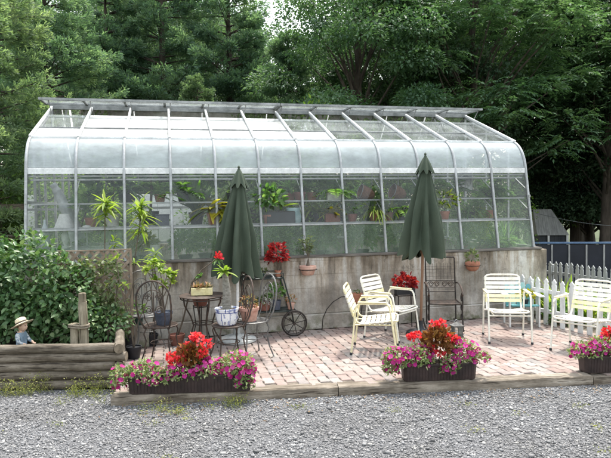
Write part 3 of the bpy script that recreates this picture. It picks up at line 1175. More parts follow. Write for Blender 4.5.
# tall growth standing on the benches in the lower zone
BZ = 1.02
low_specs = [
    (140, .9, 'weed', .34, 'green plant mass low behind the third bay of dirty glass'),
    (185, .8, 'house', .4, 'green plant mass low behind the fourth bay of dirty glass'),
    (205, 1.0, 'house', .36, 'pale leafy plant low behind the glass beside the left umbrella'),
    (275, .7, 'house', .42, 'green foliage low behind the glass right of the left umbrella'),
    (322, .75, 'house', .4, 'green foliage low behind the glass above the wall pot'),
    (362, .7, 'house', .42, 'green foliage low behind the glass above the strap chairs'),
    (400, .75, 'house', .4, 'green foliage low behind the glass left of the right umbrella'),
]
for px, d, lm, h, lab in low_specs:
    p = FA(px, 230, d)
    potted((p.x, p.y, BZ), lab, ('std', .12, .12, M['blackpot']), f_bushy(420, .26, h * .7, .3, .08, .04, .2), LF[lm], group=GP)
for px, d, h, lab in ((462, .6, .75, 'tall vine climbing behind the glass right of the right umbrella'),
                      (482, .75, .8, 'tall pale green leafy plant in the second bay from the right end'),
                      (496, .7, .62, 'tall arching fern in the last bay at the right end'),
                      (505, 1.1, .6, 'green ferny plant in the right hand corner of the greenhouse')):
    p = FA(px, 230, d)
    if 'fern' in lab:
        fo = join([f_fern(26, .5, .12), f_rosette(24, .62, .02, .1, (.75, 1), .2)])
    else:
        n = 500
        zz = RNG.uniform(.1, h, n)
        P = np.stack([RNG.normal(0, .1, n), RNG.normal(0, .1, n), zz], 1)
        fo = join([leaves(P, rdir(n, -.4, .6), rdir(n, .2, 1), .08 * RNG.uniform(.6, 1.3, n), .035),
                   f_rosette(16, h, .02, .1, (.7, 1), .15)])
    potted((p.x, p.y, BZ), lab, ('std', .13, .14, M['terra_dark']), fo, LF['yellowgreen' if 'pale' in lab else 'house'], group=GP)
# benches
for s, w, lab in ((2.0, 3.6, 'long slatted plant bench inside the left half of the greenhouse'),
                  (5.9, 3.6, 'long slatted plant bench inside the right half of the greenhouse')):
    t = thing('plant_bench', lab, 'bench', LW(s, .85, 0), TH)
    mb = MB()
    for k in range(7):
        mb.box((0, -.42 + .14 * k, BZ - .018), (w, .1, .03))
    mb.build('bench_top', M['lattice'], t)
    for sx in (-1, 1):
        for sy in (-.35, .35):
            mb = MB()
            mb.box((sx * (w / 2 - .1), sy, (BZ - .034) / 2), (.06, .06, BZ - .034))
            mb.build('leg', M['lattice'], t)
# odd things indoors
p = shelfpos(366, S2, D2)


def coir_basket(px, lab, rz):
    t = thing('coir_basket', lab, 'basket', shelfpos(px, S2, D2) + Vector((0, 0, .115)), rz, 'coir baskets on the shelf')
    mb = MB()
    mb.lathe([(.0, -.19), (.05, -.175), (.09, -.12), (.115, -.03), (.125, .07), (.115, .07), (.1, -.02)], 18)
    o = mb.build('liner', M['coir'], t)
    o.rotation_euler = (0, R(-72), 0)
    mb = MB()
    mb.tube([(.125 * math.cos(a), .125 * math.sin(a), .072) for a in np.linspace(0, 2 * PI, 24, False)], .006, 5, closed=True)
    o = mb.build('wire_rim', M['alu'], t)
    o.rotation_euler = (0, R(-72), 0)


coir_basket(364, 'brown coir basket lying on its side on the shelf, nearer the left umbrella', TH)
coir_basket(396, 'brown coir basket lying on its side on the shelf beside the right umbrella', TH + .1)
t = thing('grow_bag', 'pale turquoise plastic bag behind the glass right of the left umbrella', 'bag', shelfpos(293, 1.626, D1 + .02), TH)
mb = MB()
mb.lathe([(.1, 0), (.115, .03), (.12, .1), (.1, .19), (.11, .23), (.1, .24)], 16, sx=1.1, sy=.6)
mb.build('bag', M['bag'], t)
t = thing('lamp', 'pale table lamp with a cone shade behind the left end glass', 'lamp', shelfpos(64, 1.33, .35), 0)
mb = MB()
mb.lathe([(.145, .3), (.07, .5), (.065, .5), (.14, .3)], 22)
mb.build('lamp_shade', M['shade'], t)
mb = MB()
mb.lathe([(.06, 0), (.06, .02), (.02, .04), (.05, .12), (.05, .2), (.012, .26), (.012, .42)], 16)
mb.build('lamp_base', M['whitepot'], t)
t = thing('globe_lamp', 'small white dome shaped shade in the second glass bay', 'lamp', shelfpos(86, 1.4, .45), 0)
mb = MB()
mb.lathe([(.085, .22), (.08, .27), (.055, .315), (.02, .33)], 18)
mb.build('lamp_shade', M['shade'], t)
mb = MB()
mb.lathe([(.05, 0), (.05, .015), (.012, .03), (.012, .25)], 12)
mb.build('lamp_base', M['steel'], t)
for (px, d) in ((64, .35), (86, .45)):
    pass
# a bench carries lamps at the left end
t = thing('side_table', 'small grey table carrying the lamps in the left end bays', 'table', LW(.75, .5, 0), TH)
mb = MB()
mb.box((0, 0, 1.315), (1.15, .5, .028))
mb.build('table_top', M['steel'], t)
for sx in (-.5, .5):
    for sy in (-.2, .2):
        mb = MB()
        mb.box((sx, sy, .65), (.04, .04, 1.3))
        mb.build('leg', M['steel'], t)
for o in bpy.data.objects:
    if o.get('label', '').startswith('small white dome'): o.location.z = 1.33
t = thing('rolled_sheet', 'silvery rolled sheet leaning inside the left end bay', 'rolled sheet', shelfpos(66, 1.33, .75), TH)
mb = MB()
pts = [Vector((-.18, 0, .95)), Vector((-.1, 0, .8)), Vector((.0, 0, .55)), Vector((.1, 0, .3)), Vector((.17, 0, .06))]
fine = []
for a, b in zip(pts[:-1], pts[1:]):
    for k in range(6): fine.append(a.lerp(b, k / 6))
mb.tube(fine, [.05 + .07 * i / len(fine) + .006 * math.sin(i * 1.9) for i in range(len(fine))], 14)
mb.build('sheet', M['foil'], t)
t = thing('bottle', 'clear grey bottle by the left end frame of the greenhouse', 'bottle', shelfpos(44, 1.33, .4), 0)
mb = MB()
mb.lathe([(.055, 0), (.06, .02), (.06, .24), (.03, .33), (.02, .36), (.02, .42)], 14)
mb.build('bottle', M['bottle'], t)
t = thing('ceramic_jar', 'white ceramic jar low behind the second glass bay', 'jar', LW(1.72, .62, BZ), 0)
mb = MB()
mb.lathe([(.07, 0), (.1, .05), (.105, .2), (.075, .28), (.08, .3), (.06, .3)], 18)
mb.build('jar', M['whitepot'], t)
t = thing('storage_tub', 'dark plastic tub on the shelf behind the third glass bay', 'tub', shelfpos(162, 1.626, D1), TH)
mb = MB()
mb.box((0, 0, .08), (.2, .22, .16))
mb.box((0, 0, .165), (.215, .235, .018))
mb.build('tub', M['bluepot'], t, bevel=.01)
t = thing('fan', 'grey square box fan hung high in the second bay from the right end', 'fan', LW(10.55 * BAY, .6, 2.1), TH)
mb = MB()
mb.box((0, 0, .17), (.3, .1, .34))
mb.build('housing', M['steel'], t, bevel=.02)
mb = MB()
mb.tube([(.11 * math.cos(a), -.06, .17 + .11 * math.sin(a)) for a in np.linspace(0, 2 * PI, 24, False)], .008, 5, closed=True)
for k in range(4):
    a = k * PI / 4
    mb.tube([(.11 * math.cos(a), -.06, .17 + .11 * math.sin(a)), (-.11 * math.cos(a), -.06, .17 - .11 * math.sin(a))], .004, 5)
mb.build('grille', M['alu'], t)
mb = MB()
mb.tube([(0, 0, .34), (0, 0, .62)], .008, 6)
mb.build('hanger', M['alu'], t)


# ---- patio plants
def tall_cane(px, pybase, py_top, depth_py, lab, tuft_L=.3, n=38, pot=True, lean=(0, 0), cluster=1.):
    """thin cane stem with a head of narrow yellow green leaves, in a pot on the ground"""
    base = FA(px, 300, -.17 - depth_py)
    base.z = 0
    top = AT(px + lean[0], py_top, base.y)
    h = top.z
    dx = top.x - base.x
    st = [(0, 0, .12), (dx * .2 + .03, 0, h * .3), (dx * .6 - .02, 0, h * .65), (dx, 0, h)]
    D = rdir(n, -.35, 1)
    zoff = RNG.uniform(-.12, .1, n) * cluster
    P = np.stack([np.full(n, dx), np.zeros(n), h + zoff], 1)
    fo = blades(P, D, tuft_L * RNG.uniform(.6, 1.1, n), .034, RNG.uniform(.1, .7, n))
    return potted(base, lab, ('std', .1, .16, M['blackpot']), fo, LF['yellowgreen'], stems=stemtubes([st], .011))


tall_cane(127, 340, 216, .35, 'tall dracaena with a single cane topped by yellow green leaves, right of the lattice', lean=(14, 0), n=75, tuft_L=.26, cluster=1.9)
tall_cane(107, 330, 209, .2, 'tall dracaena rising behind the lattice, leftmost of the cane plants', lean=(-2, 0), n=55, tuft_L=.27)
tall_cane(150, 335, 258, .25, 'shorter dracaena behind the bistro chair with one pale leaf rosette', lean=(4, 0), n=30, tuft_L=.2)
t = tall_cane(114, 335, 247, .3, 'small pale cane plant in front of the lattice', lean=(0, 0), n=16, tuft_L=.13)


bs = G(134, 358)
bst = []
bend = []
for (x1, y1), (x2, y2), (x3, y3), yo in (((129, 318), (121, 290), (116, 258), .05), ((131, 322), (130, 300), (137, 262), .1), ((136, 325), (127, 305), (124, 285), .0), ((138, 322), (148, 300), (144, 268), .12)):
    q = [Vector((0, 0, .1))] + [AT(x, y, bs.y + yo) - bs for x, y in ((x1, y1), (x2, y2), (x3, y3))]
    bst.append([tuple(v) for v in q])
    bend.append(q[-1])
fo = join([blades(np.tile(list(e), (10, 1)) + RNG.normal(0, .02, (10, 3)), rdir(10, -.3, .9), .1, .02, .3) for e in bend])
potted(bs, 'thin bare dark stems in a black pot at the end of the log wall', ('std', .1, .15, M['blackpot']), fo, LF['yellowgreen'],
       stems=stemtubes(bst, .0085))


# pachypodium in the blue and white pot
def round_chair(loc, rz, label, mat=None, group='wrought iron bistro chairs'):
    mat = mat or M['rust_iron']
    t = thing('bistro_chair', label, 'chair', loc, rz, group)
    zs = .45
    mb = MB()
    ring = lambda r, z, n=28: [(r * math.cos(a), r * math.sin(a), z) for a in np.linspace(0, 2 * PI, n, False)]
    mb.tube(ring(.2, zs), .011, 6, closed=True)
    for k in range(-6, 7):
        y = k * .03
        x = math.sqrt(max(0, .2 ** 2 - y * y))
        mb.tube([(-x, y, zs), (x, y, zs)], .0035, 4)
        mb.tube([(y, -x, zs + .004), (y, x, zs + .004)], .0035, 4)
    mb.build('seat', mat, t)
    for sx, sy in ((1, 1), (1, -1), (-1, 1), (-1, -1)):
        a = .13
        mb = MB()
        pts = [(sx * .135, sy * .135, zs - .01), (sx * .16, sy * .16, zs - .08), (sx * .14, sy * .14, .28), (sx * .16, sy * .16, .14), (sx * .2, sy * .2, .008)]
        mb.tube(pts, .0095, 6)
        mb.lathe([(.016, 0), (.018, .006), (.01, .014)], 8, (sx * .2, sy * .2, 0))
        mb.build('leg', mat, t)
    mb = MB()
    mb.tube(ring(.13, .24, 24), .006, 5, closed=True)
    mb.build('stretcher', mat, t)
    # tall arched back: outer hoop, inner hoop, scrolls
    mb = MB()
    hw = .215
    out = [(-.14, -.15, zs - .02), (-.2, -hw * .93, zs + .12), (-.235, -hw, zs + .28)]
    for k in range(1, 12):
        a = PI * k / 12
        out.append((-.245 - .02 * math.sin(a), -hw * math.cos(a), zs + .34 + .24 * math.sin(a)))
    out += [(-.235, hw, zs + .28), (-.2, hw * .93, zs + .12), (-.14, .15, zs - .02)]
    mb.tube(out, .011, 7)
    inn = [(x + .004, y * .62, zs + .04 + (z - zs - .04) * .8) for x, y, z in out]
    mb.tube(inn, .006, 5)
    mb.build('back_hoop', mat, t)
    mb = MB()
    for sg in (1, -1):
        for z0, r0, tw in ((zs + .22, .055, 1), (zs + .37, .045, -1)):
            pts = []
            for k in range(22):
                a = k / 21 * 3.4 * PI
                r = r0 * (1 - .75 * k / 21)
                pts.append((-.225, sg * (.062 + r * math.cos(a) * tw), z0 + r * math.sin(a)))
            mb.tube(pts, .005, 5)
    mb.tube([(-.21, 0, zs), (-.235, 0, zs + .44)], .006, 5)
    mb.build('back_scroll', mat, t)
    return t


def ch_at(px, py, rz, label, **k):
    return round_chair(G(px, py), rz, label, **k)


c1 = G(162, 361)
round_chair(c1, R(84), 'dark iron bistro chair with the glazed pot on its seat, left of the table')
c2 = G(229.5, 361)
round_chair(c2, R(-155), 'dark iron bistro chair carrying the blue and white pot')
c3 = G(252.5, 356)
round_chair(c3, R(-148), 'grey iron bistro chair with the terracotta pot, in front of the cart', M['grey_iron'])
c4 = FA(147, 330, -.55)
c4.z = 0
round_chair(c4, R(-60), 'pale grey round backed bistro chair at the wall behind the dark one', M['grey_iron'])

# blue and white pot
def bluewhite():
    m, nt, out = newmat('blue_white_glaze')
    v = coords(nt, (1, 1, 1), False)
    tc = nt.nodes.new('ShaderNodeTexCoord')
    sx = nt.nodes.new('ShaderNodeSeparateXYZ')
    nt.links.new(tc.outputs['Object'], sx.inputs[0])
    at = nt.nodes.new('ShaderNodeMath')
    at.operation = 'ARCTAN2'
    nt.links.new(sx.outputs[1], at.inputs[0])
    nt.links.new(sx.outputs[0], at.inputs[1])
    cb = nt.nodes.new('ShaderNodeCombineXYZ')
    mu = nt.nodes.new('ShaderNodeMath')
    mu.operation = 'MULTIPLY'
    mu.inputs[1].default_value = .13
    nt.links.new(at.outputs[0], mu.inputs[0])
    nt.links.new(mu.outputs[0], cb.inputs[0])
    nt.links.new(sx.outputs[2], cb.inputs[1])
    bk = nt.nodes.new('ShaderNodeTexBrick')
    for k_, vv in (('Scale', 1.), ('Mortar Size', .005), ('Brick Width', .1), ('Row Height', .155), ('Mortar Smooth', .3)):
        bk.inputs[k_].default_value = vv
    bk.offset = .5
    bk.inputs['Color1'].default_value = (.72, .73, .74, 1)
    bk.inputs['Color2'].default_value = (.6, .62, .66, 1)
    bk.inputs['Mortar'].default_value = (.03, .06, .25, 1)
    nt.links.new(cb.outputs[0], bk.inputs['Vector'])
    vo = nt.nodes.new('ShaderNodeTexVoronoi')
    vo.inputs['Scale'].default_value = 18
    nt.links.new(cb.outputs[0], vo.inputs['Vector'])
    rp = ramp(nt, [(.1, (.5, .36, .1)), (.15, (.07, .1, .34)), (.2, (.1, .13, .38)), (.25, (1, 1, 1)), (.66, (1, 1, 1)), (.74, (.3, .35, .58))])
    dist = nt.nodes.new('ShaderNodeMath')
    dist.operation = 'MULTIPLY_ADD'
    nt.links.new(noise(nt, v, 45, 3), dist.inputs[0])
    dist.inputs[1].default_value = .5
    ad_ = nt.nodes.new('ShaderNodeMath')
    ad_.operation = 'SUBTRACT'
    nt.links.new(vo.outputs['Distance'], ad_.inputs[0])
    ad_.inputs[1].default_value = .22
    nt.links.new(ad_.outputs[0], dist.inputs[2])
    nt.links.new(dist.outputs[0], rp.inputs[0])
    c = mixc(nt, bk.outputs['Color'], rp.outputs[0], .9, 'MULTIPLY')
    b = nd(nt, 'ShaderNodeBsdfPrincipled', i_Roughness=.2)
    nt.links.new(c, b.inputs['Base Color'])
    nt.links.new(b.outputs[0], out.inputs[0])
    return m


M['bw'] = bluewhite()
t = thing('potted_pachypodium', 'fat grey stemmed pachypodium with a leaf tuft in a blue and white pot', 'potted plant', c2 + Vector((-.02, 0, .457)))
mb = MB()
mb.lathe([(.105, 0), (.112, .01), (.135, .08), (.142, .17), (.15, .185), (.15, .2), (.132, .2), (.125, .17)], 28)
mb.build('pot', M['bw'], t)
mb = MB()
mb.lathe([(0, .17), (.13, .172), (.13, .176), (0, .18)], 16)
mb.build('soil', M['soil'], t)
mb = MB()
pts = [(0, 0, .15), (.0, 0, .25), (.005, 0, .38), (-.002, 0, .5), (-.012, 0, .6), (-.018, 0, .64)]
mb.tube(pts, [.052, .056, .05, .042, .036, .028], 14)
mb.build('trunk', M['trunk_grey'], t)
D = rdir(20, .0, 1)
npmesh('foliage', *blades(np.tile([-.018, 0, .635], (20, 1)), D, .18 * RNG.uniform(.75, 1.1, 20), .042, .3), LF['yellowgreen'], t)
# terracotta on chair 3
potted(c3 + Vector((-.03, -.02, .457)), 'wide terracotta pot with bare stems on the grey bistro chair', ('std', .125, .17, M['terra_pale']),
       f_bushy(60, .1, .1, .22, .05, .02), LF['succ'], stems=stemtubes([[(.02 * k, .01 * (k % 3), .14), (.035 * k, .02, .3)] for k in range(-3, 4)], .005))
# glazed pot with jade-like stems on chair 1, long plumeria branch with its red flower
t_loc = c1 + Vector((.03, 0, .457))
n = 170
stem_paths = []
ends = []
top_px = [(153, 262), (160, 268), (168, 272), (173, 275), (147, 270), (163, 285), (171, 282), (156, 280)]
for (ex, ey) in top_px:
    e = AT(ex, ey, t_loc.y) - t_loc
    mid = Vector((e.x * .35 + random.uniform(-.03, .03), random.uniform(-.05, .05), .16 + (e.z - .16) * .5))
    stem_paths.append([(e.x * .06, 0, .12), tuple(mid), tuple(e)])
    ends.append(e)
parts = []
for e in ends:
    k = 16
    parts.append(blades(np.tile(list(e), (k, 1)) + RNG.normal(0, .015, (k, 3)), rdir(k, -.3, .9), .11 * RNG.uniform(.6, 1.1, k), .04, .3))
potted(t_loc, 'branching pale leaved plant in a glazed blue rimmed pot on the left bistro chair', ('std', .115, .16, M['bluepot']),
       join(parts), LF['yellowgreen'], stems=stemtubes(stem_paths, .009))
pl = FA(176, 300, -.5)
pl.z = 0
e = AT(219, 257, pl.y - .2) - pl
mids = [(0, 0, .1), (e.x * .15, -.02, .35), (e.x * .38, -.06, e.z * .72), (e.x * .62, -.12, e.z * .86), (e.x, -.2, e.z)]
e2 = AT(201, 277, pl.y - .1) - pl
fl = np.array([tuple(e)])
k = 18
fo = blades(np.tile([e2.x, e2.y, e2.z], (k, 1)), rdir(k, 0, 1), .09, .03, .3)
k = 26
fv = leaves(np.tile(fl, (k, 1)) + RNG.normal(0, .018, (k, 3)), rdir(k, -.2, 1), rdir(k), .06, .045)
k = 8
fo2 = blades(np.tile(fl + [[-.02, 0, -.03]], (k, 1)), rdir(k, -.6, .4), .12, .03, .2)
potted(pl, 'bare plumeria with a long leaning branch ending in one red flower', ('std', .11, .15, M['terra_dark']), join([fo, fo2]), LF['house'],
       stems=stemtubes([mids, [mids[2], tuple(Vector(mids[2]).lerp(e2, .5)), tuple(e2)]], .013), kids=[('flower', fv, LF['redpetal'])])
# small green pot on the ground ledge
potted(Vector((*FA(137, 300, -.42).xy, .30)), 'small plant in a square green pot on a grey block by the wall', ('std', .085, .15, M['greenpot']),
       f_bushy(50, .09, .09, .2, .08, .025), LF['house'])
t = thing('concrete_block', 'grey block standing under the small green pot', 'block', Vector((*FA(137, 300, -.42).xy, 0)), TH)
mb = MB()
mb.box((0, 0, .149), (.3, .2, .298))
mb.build('block', CONC, t, bevel=.01)


# ------------------------------------------------------------------ bistro table and its planter
tb = G(202.5, 342)
tb = AT(202.5, 297, 7.75)
tb.z = 0
t = thing('bistro_table', 'round dark iron bistro table under the cream planter', 'table', tb)
ring = lambda r, z, n=36: [(r * math.cos(a), r * math.sin(a), z) for a in np.linspace(0, 2 * PI, n, False)]
mb = MB()
mb.lathe([(.0, .70), (.29, .70), (.305, .705), (.31, .715), (.3, .722), (.0, .718)], 40)
mb.build('table_top', M['rust_iron'], t)
mb = MB()
mb.tube(ring(.29, .68), .009, 6, closed=True)
mb.build('apron_ring', M['rust_iron'], t)
for k in range(4):
    a = k * PI / 2 + .5
    ca, sa = math.cos(a), math.sin(a)
    mb = MB()
    mb.tube([(ca * r, sa * r, z) for r, z in ((.26, .7), (.25, .6), (.17, .45), (.13, .33), (.17, .2), (.26, .05), (.29, .008))], .011, 6)
    mb.lathe([(.018, 0), (.018, .008), (.01, .014)], 8, (ca * .29, sa * .29, 0))
    mb.build('leg', M['rust_iron'], t)
mb = MB()
mb.tube(ring(.14, .34, 24), .007, 5, closed=True)
mb.build('stretcher', M['rust_iron'], t)
D = rdir(90, -.1, 1)
P = np.stack([RNG.uniform(-.11, .11, 90), RNG.uniform(-.04, .04, 90), np.full(90, .1)], 1)
potted(tb + Vector((.0, -.03, .723)), 'cream rectangular planter of reddish succulents on the bistro table', ('box', .082, .1, M['yellowpot']),
       blades(P, D, .1 * RNG.uniform(.5, 1.1, 90), .022, .1), LF['succ'], rz=.1)
# brown pot on a tall three legged stand behind the table
ps = FA(201, 330, -.38)
ps.z = 0
t = thing('plant_stand', 'slender iron plant stand under the brown pot behind the table', 'plant stand', ps)
mb = MB()
mb.tube(ring(.1, .5, 24), .007, 5, closed=True)
mb.tube(ring(.075, .25, 24), .006, 5, closed=True)
mb.build('ring', M['iron'], t)
for k in range(4):
    a = k * PI / 2 + .3
    mb = MB()
    mb.tube([(.1 * math.cos(a), .1 * math.sin(a), .52), (.07 * math.cos(a), .07 * math.sin(a), .25), (.13 * math.cos(a), .13 * math.sin(a), .006)], .007, 6)
    mb.build('leg', M['iron'], t)
potted(ps + Vector((0, 0, .508)), 'squat brown pot on an iron stand seen beneath the table top', ('plain', .12, .12, M['terra_dark']),
       f_bushy(40, .08, .05, .13, .04, .02), LF['weed'])


# ------------------------------------------------------------------ plant cart
ca = G(285, 335)
crt_a = AT(246, 335, 8.28)
crt_b = AT(293, 335, 8.42)
rz = math.atan2(crt_b.y - crt_a.y, crt_b.x - crt_a.x)
L = (crt_b - crt_a).length
crt = thing('plant_cart', 'dark two tier plant cart on two large spoked wheels', 'cart', (crt_a.x, crt_a.y, 0), rz)
dp = .34
for nm, z, x0, x1 in (('upper_shelf', .85, -.03, .56), ('lower_shelf', .36, .0, .74)):
    mb = MB()
    loop = [(x0, 0, z), (x1, 0, z), (x1, dp, z), (x0, dp, z)]
    for a, b in zip(loop, loop[1:] + loop[:1]):
        mb.tube([a, b], .011, 6)
    for k in range(1, 8):
        y = dp * k / 8
        mb.tube([(x0, y, z - .004), (x1, y, z - .004)], .005, 5)
    if nm == 'upper_shelf':
        lp = [(x0, 0, z + .07), (x1, 0, z + .07), (x1, dp, z + .07), (x0, dp, z + .07)]
        for a, b in zip(lp, lp[1:] + lp[:1]): mb.tube([a, b], .007, 5)
        for q in loop: mb.tube([q, (q[0], q[1], z + .07)], .007, 5)
    mb.build(nm, M['cart'], crt)
for y in (0, dp):
    mb = MB()
    mb.tube([(.0, y, .0), (.0, y, .36), (-.03, y, .85)], .011, 6)
    mb.build('leg', M['cart'], crt)
    mb = MB()
    mb.tube([(.56, y, .85), (.65, y, .5), (.7, y, .19)], .011, 6)
    mb.build('strut', M['cart'], crt)


def wheel(y):
    mb = MB()
    cx, cz, r = .7, .19, .178
    mb.tube([(cx + r * math.cos(a), y, cz + r * math.sin(a)) for a in np.linspace(0, 2 * PI, 40, False)], .014, 7, closed=True)
    mb.tube([(cx + r * .86 * math.cos(a), y, cz + r * .86 * math.sin(a)) for a in np.linspace(0, 2 * PI, 40, False)], .006, 5, closed=True)
    w = mb.build('wheel', M['iron'], crt)
    mb = MB()
    for k in range(8):
        a = k * PI / 4 + .2
        mb.tube([(cx, y, cz), (cx + r * math.cos(a), y, cz + r * math.sin(a))], .006, 5)
    mb.tube([(cx, y - .03, cz), (cx, y + .03, cz)], .022, 10)
    mb.build('spoke', M['iron'], w)


wheel(-.05)
wheel(dp + .05)
mb = MB()
mb.tube([(.7, -.05, .19), (.7, dp + .05, .19)], .009, 6)
mb.build('axle', M['iron'], crt)


def cw(x, y, z):
    c, s = math.cos(rz), math.sin(rz)
    return Vector((crt_a.x + x * c - y * s, crt_a.y + x * s + y * c, z))


potted(cw(.5, .12, .862), 'red leaved coleus in a small terracotta pot on top of the cart', ('std', .05, .09, M['terra']),
       f_bushy(190, .15, .19, .3, .07, .045, .3), LF['redleaf'], stems=stemtubes([[(0, 0, .06), (.02, 0, .22), (-.06, 0, .3)], [(0, 0, .06), (.06, .02, .3)], [(0, 0, .08), (-.02, .03, .34)]], .008))
potted(cw(.08, .1, .862), 'little green succulent at the left end of the cart top', ('plain', .06, .06, M['blackpot']), f_rosette(14, .13, .03, .07, (.1, 1), .3), LF['house'])
potted(cw(.27, .2, .862), 'small pale plant in a low pot in the middle of the cart top', ('plain', .055, .05, M['greenpot']), f_bushy(60, .07, .05, .08, .04, .025), LF['bush_pale'])
potted(cw(.47, .12, .372), 'leafy plant in a dark blue pot on the lower shelf of the cart', ('plain', .072, .14, M['bluepot']), f_bushy(90, .12, .14, .26, .06, .035), LF['house'],
       stems=stemtubes([[(0, 0, .1), (.05, 0, .3)], [(0, 0, .1), (-.06, .02, .32)]], .004))
potted(cw(.68, .1, .372), 'pale succulent in a small terracotta pot above the cart wheels', ('std', .06, .1, M['terra_pale']), f_bushy(50, .06, .08, .14, .04, .02), LF['succ'])
potted(cw(.29, .14, .372), 'round terracotta bowl with trailing plant at the middle of the lower cart shelf', ('std', .1, .12, M['terra_dark']), f_bushy(90, .12, .05, .14, .05, .03), LF['bush_pale'])
potted(cw(.1, .16, .372), 'terracotta pot with upright stems at the left of the lower cart shelf', ('std', .08, .11, M['terra']), f_rosette(18, .2, .02, .1, (.5, 1), .3), LF['house'])


# ------------------------------------------------------------------ pots hung on the concrete wall
def wall_pot(px, py, lab, prof, mat, fo, fm, stems=None):
    p = FA(px, py, -.17)
    t = thing('wall_pot', lab, 'wall pot', p, TH)
    mb = MB()
    mb.lathe(prof, 20)
    mb.build('pot', mat, t)
    r = max(q[0] for q in prof)
    h = prof[-1][1]
    mb = MB()
    mb.lathe([(0, h - .02), (r * .85, h - .018), (r * .85, h - .015), (0, h - .012)], 14)
    mb.build('soil', M['soil'], t)
    mb = MB()
    mb.tube([((r + .006) * math.cos(a), (r + .006) * math.sin(a), h * .6) for a in np.linspace(0, 2 * PI, 24, False)], .005, 5, closed=True)
    mb.tube([(0, r, h * .6), (0, .15, h * .6 + .05)], .005, 5)
    mb.build('hanger', M['iron'], t)
    if stems is not None: stems.build('stem', M['stem'], t)
    npmesh('foliage', *fo, fm, t)


sp = [[(0, 0, .1), (.01, 0, .25), (.045 * k, 0, .52 + .08 * (k % 2))] for k in (-2, -1, 0, 1, 2)]
pp = []
for s_ in sp:
    k = 20
    tt = RNG.uniform(.3, 1, k)
    a, b = np.array(s_[1]), np.array(s_[2])
    pp.append(leaves(a + (b - a) * tt[:, None], rdir(k, -.3, .8), rdir(k, .2, 1), .075, .022))
mbp = stemtubes(sp, .006)
mbp.tube([(0, 0, .1), (.0, 0, .16), (.01, 0, .24)], [.03, .026, .01], 8)
wall_pot(308, 275, 'pale pink wall pot holding a spindly pale plant between the umbrellas', [(.075, 0), (.09, .01), (.115, .09), (.13, .095), (.13, .14), (.115, .14)], M['terra_pale'], join(pp), LF['bush_pale'], mbp)
wall_pot(472.5, 271, 'round terracotta bowl on the wall right of the right umbrella', [(.05, 0), (.09, .03), (.112, .08), (.12, .13), (.115, .15), (.105, .15)], M['terra'],
         f_bushy(70, .1, .13, .22, .055, .035), LF['bush_pale'])


# ------------------------------------------------------------------ umbrellas
def umbrella(base, top, zlo, wlo, lab, polemat, basefn, seed):
    rn = random.Random(seed)
    t = thing('patio_umbrella', lab, 'umbrella', base, 0, 'closed green patio umbrellas')
    ax = top - base
    H = top.z
    dirv = ax / H

    def pt(r, a, z):
        return Vector((dirv.x * z + r * math.cos(a), dirv.y * z + r * math.sin(a), z))
    mb = MB()
    mb.tube([tuple(dirv * z) for z in (0.02, H * .5, H - .06)], .02, 10)
    mb.build('pole', polemat, t)
    n = 96
    zt = H - .26
    rows = 26
    vs, fs = [], []
    ph = [rn.uniform(-.25, .25) for _ in range(8)]
    am = [rn.uniform(.45, 1.5) for _ in range(8)]
    dr_ = [rn.uniform(-.05, .05) for _ in range(8)]
    for i in range(rows + 1):
        u = i / rows
        z = zt + (zlo - zt) * u
        rb = .055 + (wlo - .055) * u ** .72
        for k in range(n):
            a = 2 * PI * k / n
            fold = math.cos(8 * a + .5 * math.sin(3 * u + ph[k * 8 // n]) + ph[0] * 3)
            dep = .14 + .42 * min(1, u * 1.8)
            fi = (8 * a / (2 * PI) + .5) % 8
            k0, ff = int(fi), fi % 1
            ff = ff * ff * (3 - 2 * ff)
            av = am[k0] * (1 - ff) + am[(k0 + 1) % 8] * ff
            dv = dr_[k0] * (1 - ff) + dr_[(k0 + 1) % 8] * ff
            r = rb * (1 + dep * fold * .75 * av + .07 * math.sin(3 * a + 4 * u + seed) + .035 * math.sin(17 * a + 9 * u + seed) + .03 * math.sin(26 * u + 4 * a) * u * (1 - u) * 3)
            zz = z - (.05 * fold + .03 * math.sin(5 * a + seed) + dv) * u ** 5
            vs.append(pt(r, a, zz))
    for i in range(rows):
        for k in range(n):
            k2 = (k + 1) % n
            fs.append((i * n + k, i * n + k2, (i + 1) * n + k2, (i + 1) * n + k))
    mb = MB()
    mb.add(vs, fs)
    inner = [pt((Vector(v) - Vector((dirv.x * v[2], dirv.y * v[2], v[2]))).length * .8, 2 * PI * (q % n) / n, v[2] + .02) for q, v in enumerate(vs[-n:])]
    mb.add(list(vs[-n:]) + inner, [(k, (k + 1) % n, n + (k + 1) % n, n + k) for k in range(n)])
    cano = mb.build('canopy', M['umb'], t, angle=180)
    mb = MB()
    vs, fs = [], []
    n2, rows2 = 64, 8
    for i in range(rows2 + 1):
        u = i / rows2
        for k in range(n2):
            a = 2 * PI * k / n2
            fold = math.cos(8 * a + ph[1])
            r = (.02 + .105 * u ** .85) * (1 + .22 * u * fold)
            vs.append(pt(r, a, H - .05 - .23 * u - .035 * u ** 3 * fold))
    for i in range(rows2):
        for k in range(n2):
            k2 = (k + 1) % n2
            fs.append((i * n2 + k, i * n2 + k2, (i + 1) * n2 + k2, (i + 1) * n2 + k))
    mb.add(vs, fs)
    mb.build('top_flap', M['umb'], t, angle=180)
    mb = MB()
    mb.lathe([(.02, 0), (.022, .03), (.012, .05), (.02, .065), (.008, .085)], 12, tuple(pt(0, 0, H - .08)))
    mb.build('finial', M['umb'], t)
    for k in range(8):
        a = 2 * PI * (k + .5) / 8
        mb = MB()
        mb.tube([pt(.03, a, zt - .1), pt(wlo * .55, a, zlo + .05)], .006, 5)
        mb.build('rib', polemat, t)
    basefn(t)
    return t


